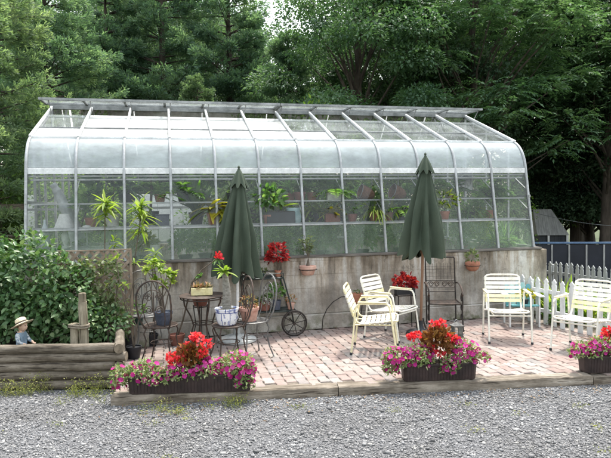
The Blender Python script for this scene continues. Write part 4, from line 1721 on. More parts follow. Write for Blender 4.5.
def base_white(t):
    mb = MB()
    mb.lathe([(.27, 0), (.28, .015), (.27, .04), (.18, .07), (.06, .09), (.05, .1), (.045, .3), (.03, .3)], 32)
    mb.build('base', M['picket_grey'], t)


def base_dark(t):
    mb = MB()
    mb.lathe([(.2, 0), (.21, .02), (.19, .045), (.06, .07), (.035, .12), (.035, .2), (.03, .2)], 28)
    mb.build('base', M['blackpot'], t)


b_ = G(237, 341)
umbrella(b_, AT(239, 166, b_.y), AT(240, 274, b_.y).z, .265, 'closed green umbrella on a white base, left of centre', M['white'], base_white, 3)
b_ = G(420.5, 334)
umbrella(b_, AT(425.5, 153, b_.y), AT(423, 256, b_.y).z, .255, 'closed green umbrella on a brown wooden pole, right of centre', M['wood'], base_dark, 8)


# ------------------------------------------------------------------ strap chairs
def strap_chair(loc, rz, label, fm, sm, sm2, stripes):
    t = thing('strap_chair', label, 'chair', loc, rz, 'white strap patio chairs')
    hw = .275
    for sy in (-1, 1):
        y = sy * hw
        mb = MB()
        mb.tube([(-.29, y, .006), (-.265, y, .2), (-.235, y, .5), (-.222, y, .6), (-.2, y, .638), (-.15, y, .65), (.12, y, .655), (.17, y, .645),
                 (.195, y, .61), (.215, y, .5), (.255, y, .22), (.285, y, .006)], .0125, 8)
        fr = mb.build('side_frame', fm, t)
        mb = MB()
        mb.box((-.02, y, .668), (.36, .045, .016))
        mb.build('armrest', sm2, t, bevel=.007)
        for xx in (-.29, .285):
            mb = MB()
            mb.lathe([(.017, 0), (.018, .02), (.013, .03)], 8, (xx, y, 0))
            mb.build('foot_cap', M['blackpot'], fr)
    # sling rail: front edge - seat - rounded hip - leaning back
    rail = [(.275, .43), (.25, .437), (.1, .415), (-.1, .392), (-.175, .392), (-.215, .41), (-.24, .45), (-.29, .58), (-.345, .74), (-.365, .8)]
    sw = .235
    mb = MB()
    topc = [(-.372, -sw + .0, .822), (-.378, -sw + .03, .845), (-.381, -sw + .08, .855), (-.381, sw - .08, .855), (-.378, sw - .03, .845), (-.372, sw, .822)]
    loop = [(x, -sw, z) for x, z in rail] + topc + [(x, sw, z) for x, z in reversed(rail)]
    loop += [(.29, sw - .03, .424), (.293, 0, .42), (.29, -sw + .03, .424)]
    mb.tube(loop, .0125, 8, closed=True)
    mb.build('sling_frame', fm, t)
    mb = MB()
    mb.tube([(.232, -hw, .37), (.232, hw, .37)], .011, 8)
    mb.tube([(-.255, -hw, .365), (-.255, hw, .365)], .011, 8)
    for y in (-.2, .2): mb.tube([(.232, y, .37), (-.255, y, .365)], .009, 6)
    mb.build('cross_rail', fm, t)
    # straps
    rv = [Vector((x, 0, z)) for x, z in rail]
    acc = [0]
    for a, b in zip(rv, rv[1:]): acc.append(acc[-1] + (b - a).length)

    def at(s):
        for i in range(len(rv) - 1):
            if s <= acc[i + 1]:
                return rv[i].lerp(rv[i + 1], (s - acc[i]) / (acc[i + 1] - acc[i])), (rv[i + 1] - rv[i]).normalized()
        return rv[-1], (rv[-1] - rv[-2]).normalized()
    w = .048
    seat_s = [.045 + .0635 * k for k in range(7)]
    back_s = [.60 + .0625 * k for k in range(6)]
    for q, s in enumerate(seat_s + back_s):
        p, d = at(s)
        nrm = Vector((d.z, 0, -d.x))
        if nrm.z < 0 and q < len(seat_s): nrm = -nrm
        if q >= len(seat_s) and nrm.x < 0: nrm = -nrm
        mb = MB()
        vs, fs = [], []
        ns = 8
        sag = .02 if q < len(seat_s) else .008
        prof = [(-sw - .004, -.014), (-sw - .016, 0), (-sw - .004, .0145)]
        ys = [(-sw - .004, -.015), (-sw - .017, .0), (-sw - .004, .0148)] + [(-sw + 2 * sw * i / ns, .0148 - sag * math.sin(PI * i / ns)) for i in range(1, ns)] + \
             [(sw + .004, .0148), (sw + .017, .0), (sw + .004, -.015)]
        for e in (-w / 2, w / 2):
            for y, h in ys: vs.append(p + d * e + nrm * h + Vector((0, y, 0)))
        k = len(ys)
        for e in (w / 2, -w / 2):
            for y, h in ys: vs.append(p + d * e + nrm * (h - .003) + Vector((0, y, 0)))
        for i in range(k - 1):
            fs.append((i, i + 1, k + i + 1, k + i))
            fs.append((2 * k + i, 2 * k + i + 1, 3 * k + i + 1, 3 * k + i))
            fs.append((k + i, k + i + 1, 2 * k + i + 1, 2 * k + i))
            fs.append((3 * k + i, 3 * k + i + 1, i + 1, i))
        mb.add(vs, fs)
        mb.build('strap', sm2 if q in stripes else sm, t, angle=50)
    return t


W_, C_ = M['strap_white'], M['strap_cream']
# facing angle = direction of local +X
strap_chair(Vector((.885, 7.50, 0)), R(-10), 'cream strap chair seen side on, nearest of the left pair', M['chair_cream'], W_, C_, {7, 8, 12})
strap_chair(Vector((1.215, 8.245, 0)), R(-41), 'white strap chair angled behind the cream one in the left pair', M['chair_white'], W_, C_, {8, 9})
strap_chair(Vector((2.765, 7.98, 0)), R(-90 - 9), 'white strap chair facing forward in front of the small teal chair', M['chair_white'], W_, C_, {1, 7, 8})
strap_chair(Vector((3.50, 7.33, 0)), R(-138), 'white strap chair at the picket fence by the right edge', M['chair_white'], W_, C_, {1, 2, 7, 8})

# wire hoop and pot behind the left chairs
a_ = FA(322, 327, -.25)
t = thing('wire_hoop', 'thin bent black rod leaning on the wall left of the cream chair', 'rod', (a_.x, a_.y, 0), 0)
mb = MB()
q0 = Vector((a_.x, a_.y, 0))
pts = []
for (px, py) in ((322, 328), (323, 318), (327, 309), (333, 302), (341, 297), (350, 296)):
    pts.append(FA(px, py, -.2 - .02) - q0)
pts[0].z = .004
mb.tube(pts, .007, 6)
mb.build('rod', M['iron'], t)
p_ = G(357, 329.5)
t = thing('plant_stand', 'iron stand under the terracotta pot behind the left strap chairs', 'plant stand', p_)
mb = MB()
mb.tube(ring(.09, .40, 24), .007, 5, closed=True)
mb.build('ring', M['iron'], t)
for k in range(3):
    a = k * 2 * PI / 3
    mb = MB()
    mb.tube([(.09 * math.cos(a), .09 * math.sin(a), .42), (.06 * math.cos(a), .06 * math.sin(a), .2), (.11 * math.cos(a), .11 * math.sin(a), .005)], .007, 6)
    mb.build('leg', M['iron'], t)
potted(p_ + Vector((0, 0, .405)), 'terracotta pot with a pale top behind the left strap chairs', ('std', .09, .15, M['terra']), f_bushy(40, .05, .03, .17, .03, .02), LF['bush_pale'])

# black trough of red begonia on its stand
p_ = AT(405, 318, 8.75)
p_.z = 0
t = thing('plant_stand', 'black stand under the trough of red begonias behind the white arm', 'plant stand', p_, TH)
mb = MB()
for a, b in (((-.14, -.08), (.14, -.08)), ((.14, -.08), (.14, .08)), ((.14, .08), (-.14, .08)), ((-.14, .08), (-.14, -.08))):
    mb.tube([(a[0], a[1], .52), (b[0], b[1], .52)], .009, 6)
mb.build('ring', M['iron'], t)
for sx in (-1, 1):
    for sy in (-1, 1):
        mb = MB()
        mb.tube([(sx * .13, sy * .07, .52), (sx * .15, sy * .09, .005)], .009, 6)
        mb.build('leg', M['iron'], t)
V, F = f_bushy(260, .17, .14, .17, .06, .045, .3)
potted(p_ + Vector((0, 0, .53)), 'red begonias in a black rectangular trough left of the right umbrella pole', ('box', .088, .1, M['blackpot']), (V, F), LF['redleaf'], rz=TH)


# ------------------------------------------------------------------ tall iron armchair with scrolls
pl_ = AT(442, 330, 8.75)
pl_.z = 0
t = thing('iron_armchair', 'tall wrought iron armchair with scrolled arm against the wall', 'chair', pl_, R(-90 - 4) )
hw = .22
mb = MB()
mb.tube([(-.06, -hw, .05), (-.08, -hw, .45), (-.17, -hw, 1.05), (-.17, -hw + .01, 1.07), (-.17, hw - .01, 1.07), (-.17, hw, 1.05), (-.08, hw, .45), (-.06, hw, .05)], .011, 7)
for z in (.72, .55, .62):
    x = -.08 - .09 * (z - .45) / .6
    mb.tube([(x, -hw, z), (x, hw, z)], .008, 6)
for k in range(-3, 4):
    y = k * .055
    mb.tube([(-.155, y, .98), (-.12, y, .73)], .0022, 4)
for z in (.78, .83, .88, .93):
    x = -.08 - .09 * (z - .45) / .6
    mb.tube([(x, -hw, z), (x, hw, z)], .002, 4)
mb.build('back_frame', M['iron'], t)
mb = MB()
for sg in (-1, 1):
    for y0 in (.06, .15):
        pts = []
        for k in range(20):
            a = k / 19 * 3 * PI
            r = .045 * (1 - .7 * k / 19)
            pts.append((-.1, sg * (y0 + r * math.cos(a)), .665 + r * math.sin(a)))
        mb.tube(pts, .006, 5)
mb.build('back_scroll', M['rust_iron'], t)
mb = MB()
for a, b in (((-.08, -hw, .43), (.34, -hw, .43)), ((.34, -hw, .43), (.34, hw, .43)), ((.34, hw, .43), (-.08, hw, .43))):
    mb.tube([a, b], .01, 6)
for k in range(1, 8): mb.tube([(-.08 + .42 * k / 8, -hw, .428), (-.08 + .42 * k / 8, hw, .428)], .004, 5)
mb.build('seat', M['rust_iron'], t)
for sg in (-1, 1):
    y = sg * (hw + .02)
    mb = MB()
    pts = [(-.12, y, .68), (.0, y, .7), (.2, y, .68), (.33, y, .63), (.37, y, .57), (.34, y, .53), (.3, y, .55), (.31, y, .585)]
    mb.tube(pts, .013, 6)
    mb.build('arm', M['rust_iron'], t)
    mb = MB()
    mb.tube([(.34, y, .6), (.36, y, .45), (.33, y, .3), (.37, y, .15), (.4, y, .03)], .012, 6)
    for zc, rr in ((.5, .055), (.36, .05), (.22, .055)):
        pts = []
        for k in range(20):
            a = k / 19 * 3 * PI
            r = rr * (1 - .7 * k / 19)
            pts.append((.27 + r * math.cos(a), y, zc + r * math.sin(a)))
        mb.tube(pts, .008, 5)
    mb.build('side_scroll', M['iron'], t)
    mb = MB()
    mb.tube([(-.32, y, .09), (-.2, y, .035), (0, y, .011), (.25, y, .014), (.45, y, .06)], .011, 6)
    mb.build('rocker', M['iron'], t)
lp = G(456.5, 337)
t = thing('lantern', 'small grey metal lantern standing on the paving by the iron armchair', 'lantern', lp, .2)
mb = MB()
mb.box((0, 0, .012), (.15, .15, .024))
for sx in (-1, 1):
    for sy in (-1, 1): mb.box((sx * .06, sy * .06, .09), (.014, .014, .134))
mb.box((0, 0, .165), (.16, .16, .016))
mb.lathe([(.09, .173), (.05, .2), (.02, .215)], 4)
mb.build('frame', M['grey_iron'], t, smooth=False)
mb = MB()
for sx, sy, wx, wy in ((.062, 0, .003, .105), (-.062, 0, .003, .105), (0, .062, .105, .003), (0, -.062, .105, .003)):
    mb.box((sx, sy, .09), (wx, wy, .13))
mb.build('pane', M['glass'], t)
mb = MB()
mb.tube([(.03 * math.cos(a), 0, .215 + .03 * math.sin(a)) for a in np.linspace(0, PI, 12)], .004, 5)
mb.build('handle', M['steel'], t)

# ------------------------------------------------------------------ small teal adirondack
ad = AT(521, 320, 8.95)
ad.z = 0
t = thing('adirondack_chair', 'small teal slatted chair with white arms behind the strap chair', 'chair', ad, R(-90 - 6))
for k in range(5):
    y = (k - 2) * .082
    mb = MB()
    h = .36 + .05 * (1 - abs(k - 2) / 2)
    th = R(18)
    mt = Matrix.Translation((-.12, y, .26)) @ Matrix.Rotation(-th, 4, 'Y')
    poly = [(-.034, 0), (.034, 0), (.034, h - .03), (.02, h - .006), (0, h), (-.02, h - .006), (-.034, h - .03)]
    mt2 = mt @ Matrix(((0, 0, 1, 0), (1, 0, 0, 0), (0, 1, 0, 0), (0, 0, 0, 1)))
    mb.prism(poly, .016, mt2)
    mb.build('back_slat', M['teal_pale'] if k % 2 else M['teal'], t)
for k in range(5):
    x = -.1 + k * .085
    mb = MB()
    mb.box((x, 0, .265 + k * .018), (.075, .4, .016))
    mb.build('seat_slat', M['teal'], t)
for sg in (-1, 1):
    mb = MB()
    mb.box((.03, sg * .24, .47), (.44, .09, .02))
    mb.build('armrest', M['white'], t, bevel=.006)
    for x in (.2, -.16):
        mb = MB()
        mb.box((x, sg * .215, .229), (.055, .02, .458))
        mb.build('leg', M['white'], t)
potted(ad + Vector((.03, -.1, .335)), 'little yellow leaved plant sitting on the teal chair', ('plain', .05, .07, M['blackpot']), f_bushy(120, .12, .07, .14, .06, .03), LF['croton'])


# ------------------------------------------------------------------ fences
def picket_fence(a, b, step, h, w, label, mat, zb=-.02):
    a, b = Vector(a), Vector(b)
    d = b - a
    L = d.length
    t = thing('picket_fence', label, 'fence', (a.x, a.y, zb), math.atan2(d.y, d.x))
    n = int(L / step)
    mb = MB()
    for z in (.22, .52):
        mb.box((L / 2, .028, z * h / .72), (L, .03, .06))
    mb.build('rail', mat, t, bevel=.004)
    proto = None
    for i in range(n + 1):
        if proto is None:
            mb = MB()
            poly = [(-w / 2, .02), (w / 2, .02), (w / 2, h - .1), (w / 2 - .012, h - .08), (w / 2, h - .05), (.0, h), (-w / 2, h - .05), (-w / 2 + .012, h - .08), (-w / 2, h - .1)]
            mb.prism(poly, .02, Matrix(((1, 0, 0, 0), (0, 0, 1, 0), (0, 1, 0, 0), (0, 0, 0, 1))))
            proto = mb.build('picket', mat, t, bevel=.003)
            c = proto
        else:
            c = proto.copy()
            COL.objects.link(c)
        c.location = (i * step, random.gauss(0, .003), random.gauss(0, .006))
        c.rotation_euler = (0, random.gauss(0, .012), 0)
    for x in np.arange(.1, L, 1.6):
        mb = MB()
        mb.box((x, .075, h * .46), (.07, .06, h * .92))
        mb.build('post', mat, t, bevel=.004)


picket_fence((3.50, 9.35), (4.55, 6.7), .165, .74, .085, 'white picket fence along the right edge of the patio', M['picket'])
picket_fence((4.55, 11.0), (5.9, 7.9), .12, .80, .07, 'grey picket fence beyond the side garden, in front of the pool', M['picket_grey'])

# garden plants between the fences
gp = 'garden plants between the two picket fences'
for (x, y, h, kind, lab) in ((4.12, 9.5, .75, 'lily', 'tall light green lily clump at the greenhouse corner'),
                             (4.35, 9.0, .62, 'lily', 'second light green lily clump behind the first pickets'),
                             (4.55, 8.35, .42, 'bushy', 'leafy plant with pale tips behind the middle of the picket fence'),
                             (4.75, 7.75, .45, 'lily', 'strap leaved plant behind the picket fence near the right edge'),
                             (3.95, 8.95, .35, 'bushy', 'low green plant close behind the picket fence')):
    t = thing('garden_plant', lab, 'plant', (x, y, -.03), 0, gp)
    if kind == 'lily':
        fo = join([f_rosette(110, h * 1.15, .04, .0, (.7, 1), .22, .11), ])
        npmesh('foliage', *fo, LF['yellowgreen'], t)
    else:
        npmesh('foliage', *f_bushy(500, .26, h * .6, h * .5, .07, .035, .2), LF['house'], t)
    mb = stemtubes([[(random.uniform(-.08, .08), random.uniform(-.08, .08), 0), (random.uniform(-.12, .12), random.uniform(-.12, .12), h * .7)] for _ in range(5)], .006)
    mb.build('stem', M['stem'], t)

# ------------------------------------------------------------------ pool, shed
fa_, fb_ = AT(533, 243, 14.2), AT(668, 243, 13.6)
t = thing('screen_fence', 'dark navy screen fence with a pale blue top rail beyond the pickets', 'fence', (fa_.x, fa_.y, -.13), math.atan2(fb_.y - fa_.y, fb_.x - fa_.x))
LF_ = (fb_ - fa_).length
hp = fa_.z + .13
mb = MB()
mb.box((LF_ / 2, 0, hp / 2 - .02), (LF_, .03, hp - .04))
mb.build('panel', M['pool'], t)
mb = MB()
mb.box((LF_ / 2, 0, hp), (LF_, .09, .045))
mb.build('top_rail', M['pool_rail'], t, bevel=.008)
for k in range(int(LF_ / .39) + 1):
    mb = MB()
    mb.box((.04 + k * .39, -.03, hp / 2 - .02), (.035, .03, hp - .045))
    mb.build('post', M['shed_roof'], t)

sp_ = AT(553, 243, 21.5)
t = thing('small_shed', 'small dark shed with a grey sheet metal roof at the edge of the trees', 'shed', (sp_.x, sp_.y, -.36), -.15)
mb = MB()
mb.box((0, .5, .55), (.95, .9, 1.1))
mb.build('wall', M['shed_wall'], t)
mb = MB()
vs = [(-.56, -.06, 1.02), (.56, -.06, 1.02), (.06, .5, 1.98), (-.6, .5, 1.98), (.56, 1.06, 1.02), (-.56, 1.06, 1.02)]
mb.add(vs, [(0, 1, 2, 3), (1, 4, 2), (4, 5, 3, 2), (5, 0, 3), (0, 5, 4, 1)])
mb.build('roof', M['shed_roof'], t, smooth=False)
for x in (-.16, .5):
    mb = MB()
    mb.box((x, -.0, .5), (.07, .06, 1.02))
    mb.build('post', M['white'], t)

# overhead cable
pa, pb = AT(535, 213, 19.), AT(700, 222, 15.)
t = thing('power_cable', 'thin cable strung in front of the dark trees at the right', 'cable')
mb = MB()
mb.tube([pa.lerp(pb, u) - Vector((0, 0, .25 * math.sin(PI * u))) for u in np.linspace(0, 1, 14)], .008, 5)
mb.build('cable', M['alu_dark'], t)

# rail fence at far left
t = thing('rail_fence', 'brown rail fence beyond the left end of the greenhouse', 'fence', AT(-60, 230, 12.3) * 1)
t.location.z = -.13
L_ = (AT(26, 230, 12.3) - AT(-60, 230, 12.3)).x
for z, hh, mt in ((2.08, .16, M['log']), (1.45, .12, M['beam'])):
    mb = MB()
    mb.box((L_ / 2, 0, z), (L_, .07, hh))
    mb.build('rail', mt, t, bevel=.01)
for x in (.1, 1.2):
    mb = MB()
    mb.box((x, .09, 1.1), (.1, .1, 2.2))
    mb.build('post', M['bark'], t)

# white board screen behind the greenhouse
a_, b_ = AT(132, 210, 14.0), AT(226, 210, 14.6)
t = thing('white_screen', 'white painted board wall glimpsed through the left bays of glass', 'wall', (a_.x, a_.y, -.13), math.atan2(b_.y - a_.y, b_.x - a_.x))
LL = (b_ - a_).length
zt_ = AT(170, 194, 14.3).z + .13
for k in range(int(LL / .3)):
    mb = MB()
    mb.box((.15 + k * .3, 0, zt_ / 2), (.292, .03, zt_))
    mb.build('board', M['white'], t, bevel=.004)
mb = MB()
mb.box((LL / 2, .04, zt_ * .8), (LL, .05, .1))
mb.build('rail', M['white'], t)

# ------------------------------------------------------------------ lattice, posts, statue
la, lb = AT(60, 300, 7.55), AT(131, 300, 7.75)
t = thing('lattice_panel', 'tan diamond lattice trellis half buried in the leafy bush', 'trellis', (la.x, la.y, .2), math.atan2(lb.y - la.y, lb.x - la.x))
Lx, H0, H1 = (lb - la).length, 1.2, 1.12
mb1, mb2 = MB(), MB()
step = .125
for k in range(-12, 12):
    for sg, mbx in ((1, mb1), (-1, mb2)):
        x0 = k * step if sg > 0 else Lx - k * step
        pts = []
        # clip the 50 degree slat to the panel
        t0, t1 = 0., 3.
        dx, dz = sg * .66, .75
        for lo, hi, p0, dd in ((0, Lx, x0, dx), (0, 1.14, 0, dz)):
            ta, tb_ = (lo - p0) / dd, (hi - p0) / dd
            t0, t1 = max(t0, min(ta, tb_)), min(t1, max(ta, tb_))
        if t1 - t0 > .05:
            y = .0 if sg > 0 else .013
            mbx.beam((x0 + dx * t0, y, dz * t0), (x0 + dx * t1, y, dz * t1), .010, .038, up=(0, 1, 0)) if False else \
                mbx.beam((x0 + dx * t0, y, dz * t0), (x0 + dx * t1, y, dz * t1), .038, .010, up=(0, 1, 0))
mb1.v += []
o1 = mb1.build('lattice_slats', M['lattice'], t, smooth=False)
o2 = mb2.build('lattice_slats', M['lattice'], t, smooth=False)
mb = MB()
mb.box((Lx / 2, .006, 1.148), (Lx + .04, .03, .016))
for x in (-.01, Lx + .01): mb.box((x, .006, .56), (.03, .04, 1.15))
mb.build('frame', M['lattice'], t)

pp_ = AT(83.5, 330, 6.85)
t = thing('mooring_post', 'pair of rope bound wooden dock posts standing inside the log bed', 'post', (pp_.x, pp_.y, .2))
mb = MB()
mb.tube([(0, 0, 0), (0.004, 0, .3), (-.002, 0, .56), (0, 0, .60)], [.053, .052, .05, .048], 16)
mb.tube([(-.002, 0, .602), (-.002, 0, .695), (-.002, 0, .702)], [.043, .043, .037], 16)
mb.build('tall_post', M['post'], t)
mb = MB()
mb.tube([(-.105, -.02, 0), (-.102, -.02, .32), (-.102, -.02, .345)], [.046, .045, .041], 14)
mb.build('short_post', M['post'], t)
mb = MB()
for z in (.30, .325):
    mb.tube([(-.048 + .118 * math.cos(a), -.01 + .068 * math.sin(a), z + .006 * math.sin(2 * a)) for a in np.linspace(0, 2 * PI, 30, False)], .012, 6, closed=True)
mb.build('rope', M['rope'], t)


def statue():
    base = AT(21, 340, 6.72)
    t = thing('boy_statue', 'painted statue of a boy in a straw hat and blue jacket looking right', 'statue', (base.x, base.y, .222), R(-12))
    # seated figure facing +x; skin-modifier body
    S = 1.0
    verts = {
        'pel': (0, 0, .06), 'bel': (.005, 0, .12), 'che': (.0, 0, .2), 'neck': (.012, 0, .262), 'skull': (.02, 0, .3),
        'shL': (.0, .062, .225), 'elL': (.035, .085, .15), 'wrL': (.105, .062, .125), 'paL': (.125, .055, .122),
        'shR': (.0, -.062, .225), 'elR': (.03, -.085, .15), 'wrR': (.1, -.066, .122), 'paR': (.12, -.06, .118),
        'hiL': (.02, .04, .05), 'knL': (.15, .055, .085), 'anL': (.2, .05, .01), 'toL': (.245, .055, .008),
        'hiR': (.02, -.04, .05), 'knR': (.15, -.055, .085), 'anR': (.2, -.05, .01), 'toR': (.245, -.055, .008)}
    rad = {'pel': .062, 'bel': .056, 'che': .06, 'neck': .024, 'skull': .03, 'sh': .033, 'el': .024, 'wr': .015, 'pa': .015, 'hi': .042, 'kn': .031, 'an': .02, 'to': .018}
    edges = [('pel', 'bel'), ('bel', 'che'), ('che', 'neck'), ('neck', 'skull')]
    for s in 'LR':
        edges += [('che', 'sh' + s), ('sh' + s, 'el' + s), ('el' + s, 'wr' + s), ('wr' + s, 'pa' + s), ('pel', 'hi' + s), ('hi' + s, 'kn' + s), ('kn' + s, 'an' + s), ('an' + s, 'to' + s)]
    names = list(verts)
    V = [verts[k] for k in names]
    RD = [rad.get(k, rad.get(k[:-1], .02)) for k in names]
    Ed = [(names.index(a), names.index(b)) for a, b in edges]
    roots = [0]
    for s, sg in (('L', 1), ('R', -1)):
        px, py, pz = verts['pa' + s]
        for k in range(4):
            yy = py + (k - 1.5) * .008
            ln = (.022, .027, .026, .02)[k]
            b = len(V)
            V += [(px, yy, pz), (px + ln * .55, yy, pz - .004), (px + ln, yy, pz - .014)]
            RD += [.0048, .0044, .0036]
            Ed += [(b, b + 1), (b + 1, b + 2)]
            roots.append(b)
        b = len(V)
        V += [(px - .006, py - sg * .01, pz), (px + .008, py - sg * .022, pz + .002), (px + .018, py - sg * .026, pz - .004)]
        RD += [.0055, .005, .004]
        Ed += [(b, b + 1), (b + 1, b + 2)]
        roots.append(b)
    me = bpy.data.meshes.new('body')
    me.from_pydata(V, Ed, [])
    o = bpy.data.objects.new('body', me)
    COL.objects.link(o)
    sk = o.modifiers.new('skin', 'SKIN')
    for i, r in enumerate(RD):
        me.skin_vertices[0].data[i].radius = (r, r)
        me.skin_vertices[0].data[i].use_root = i in roots
    sb = o.modifiers.new('sub', 'SUBSURF')
    sb.levels = sb.render_levels = 2
    dg = bpy.context.evaluated_depsgraph_get()
    ev = o.evaluated_get(dg)
    body = bpy.data.meshes.new_from_object(ev)
    bpy.data.objects.remove(o)
    # head joined into the same body mesh
    bm = bmesh.new()
    bm.from_mesh(body)
    hb = bmesh.new()
    bmesh.ops.create_uvsphere(hb, u_segments=24, v_segments=18, radius=1)
    for v in hb.verts:
        x, y, z = v.co
        X = x * .056 + (.006 if x > 0 and z < 0 else 0) * (-z)
        if x > .6 and abs(y) < .3: X += .014 * math.exp(-((z + .12) / .2) ** 2 - (y / .14) ** 2)     # nose
        if x > .5: X -= .006 * math.exp(-((z - .08) / .12) ** 2 - ((abs(y) - .36) / .16) ** 2)       # eye sockets
        if x > .5: X += .004 * math.exp(-((z + .48) / .1) ** 2 - (y / .3) ** 2)                      # lips
        Y = y * .049 + (.012 * math.copysign(1, y) * math.exp(-((z + .08) / .2) ** 2 - ((x + .05) / .14) ** 2) if abs(y) > .75 else 0)  # ears
        v.co = (X + .026, Y, z * .062 + .325)
    tmp = bpy.data.meshes.new('tmp')
    hb.to_mesh(tmp)
    bm.from_mesh(tmp)
    bm.to_mesh(body)
    for p in body.polygons: p.use_smooth = True
    body.materials.clear()
    for mname in ('skin', 'shirt', 'sleeve', 'band'): body.materials.append(M[mname])
    for p in body.polygons:
        c = p.center
        k = 0
        if c.z < .255: k = 1
        if c.z < .245 and abs(c.y) > .06 and c.x < .09 and c.z > .12: k = 2
        if c.x > .092 and c.z > .1: k = 0
        if c.z < .1 and c.x > .03: k = 3 if c.x > .18 else 1
        p.material_index = k
    ob = bpy.data.objects.new('body', body)
    COL.objects.link(ob)
    ob.parent = t
    mb = MB()
    for sy in (-1, 1):
        mb.lathe([(.0, -.006), (.006, -.003), (.0075, 0), (.006, .003), (0, .006)], 10, (.077, sy * .018, .331))
    mb.build('eye', M['eye'], ob)
    # hair under the hat
    mb = MB()
    mb.lathe([(.045, -.03), (.055, -.01), (.058, .02), (.05, .04), (.02, .055)], 20, (.012, 0, .335))
    mb.build('hair', M['hair'], ob)
    tilt = Matrix.Rotation(R(-14), 4, 'Y')
    mb = MB()
    mb.lathe([(.058, .0), (.115, -.016), (.128, -.010), (.13, -.006), (.115, -.008), (.064, .008), (.062, .04), (.055, .062), (.03, .072), (.0, .074)], 28)
    h = mb.build('hat', M['hat'], ob)
    h.location = (.018, 0, .352)
    h.rotation_euler = (0, R(-25), 0)
    mb = MB()
    mb.lathe([(.0655, .008), (.067, .012), (.065, .024), (.0635, .024)], 28)
    mb.build('hat_band', M['band'], h) if False else None
    hb2 = mb.build('hat_band', M['band'], ob)
    hb2.location = h.location
    hb2.rotation_euler = h.rotation_euler


statue()

# ------------------------------------------------------------------ bushes
def bush(name, label, loc, blobs, n, L, W, mat, stemn=14, cat='bush', dens=.35):
    """blobs: (x,y,z,rx,ry,rz) in local coords; leaves spread through each volume"""
    t = thing(name, label, cat, loc)
    tot = sum(b[3] * b[5] for b in blobs)
    parts = []
    for b in blobs:
        k = int(n * b[3] * b[5] / tot)
        d = rdir(k, -.75, 1)
        rr = RNG.uniform(dens, 1.05, k)[:, None] ** .5
        P = d * rr * np.array(b[3:6]) + np.array(b[:3])
        P[:, 2] = np.maximum(P[:, 2], .03)
        D = d * .8 + RNG.normal(0, .55, (k, 3)) + np.array([0, 0, -.25])
        N = d * .6 + np.array([0, 0, .7]) + RNG.normal(0, .35, (k, 3))
        parts.append(leaves(P, D, N, L * RNG.uniform(.6, 1.25, k), W * RNG.uniform(.7, 1.2, k), .12, six=True))
    npmesh('foliage', *join(parts), mat, t)
    mb = MB()
    for k in range(stemn):
        b = random.choice(blobs)
        e = (b[0] + random.uniform(-.6, .6) * b[3], b[1] + random.uniform(-.6, .6) * b[4], b[2] + random.uniform(-.2, .6) * b[5])
        s = (e[0] * .5, e[1] * .5, 0)
        mb.tube([s, ((s[0] + e[0]) / 2 + random.uniform(-.05, .05), (s[1] + e[1]) / 2, e[2] * .5), e], [.012, .009, .005], 5)
    mb.build('stem', M['stem'], t)
    return t


bl = AT(30, 300, 7.35)
bush('broadleaf_bush', 'large dark green broad leaved bush behind the log wall at the left', (bl.x, bl.y, .2),
     [(-.9, 0, .55, .55, .4, .72), (-.45, .0, .68, .5, .42, .7), (.05, -.02, .66, .5, .42, .74), (.46, -.08, .48, .42, .36, .62), (.72, -.12, .28, .3, .28, .36),
      (-.2, -.2, .35, .7, .3, .42), (-1.4, .1, .5, .5, .4, .6)],
     7600, .085, .052, LF['bush'], dens=.3)
bl = AT(100, 300, 7.5)
bush('climbing_shrub', 'thin pale leaved climber tangled in the lattice panel', (bl.x, bl.y - .05, .2),
     [(-.28, 0, .75, .3, .14, .26), (.0, 0, .5, .3, .16, .3), (.18, .0, .32, .25, .14, .24), (.0, -.03, .95, .34, .1, .13), (.24, -.03, .8, .1, .08, .2)],
     1150, .07, .04, LF['bush_pale'], 8, dens=.1)
bl = AT(118, 335, 7.25)
bush('low_shrub', 'low light green shrub at the right end of the log bed', (bl.x - .1, bl.y, .2), [(0, 0, .2, .26, .22, .26), (-.3, .0, .2, .26, .2, .24)], 600, .07, .04, LF['bush'], 6, dens=.2)


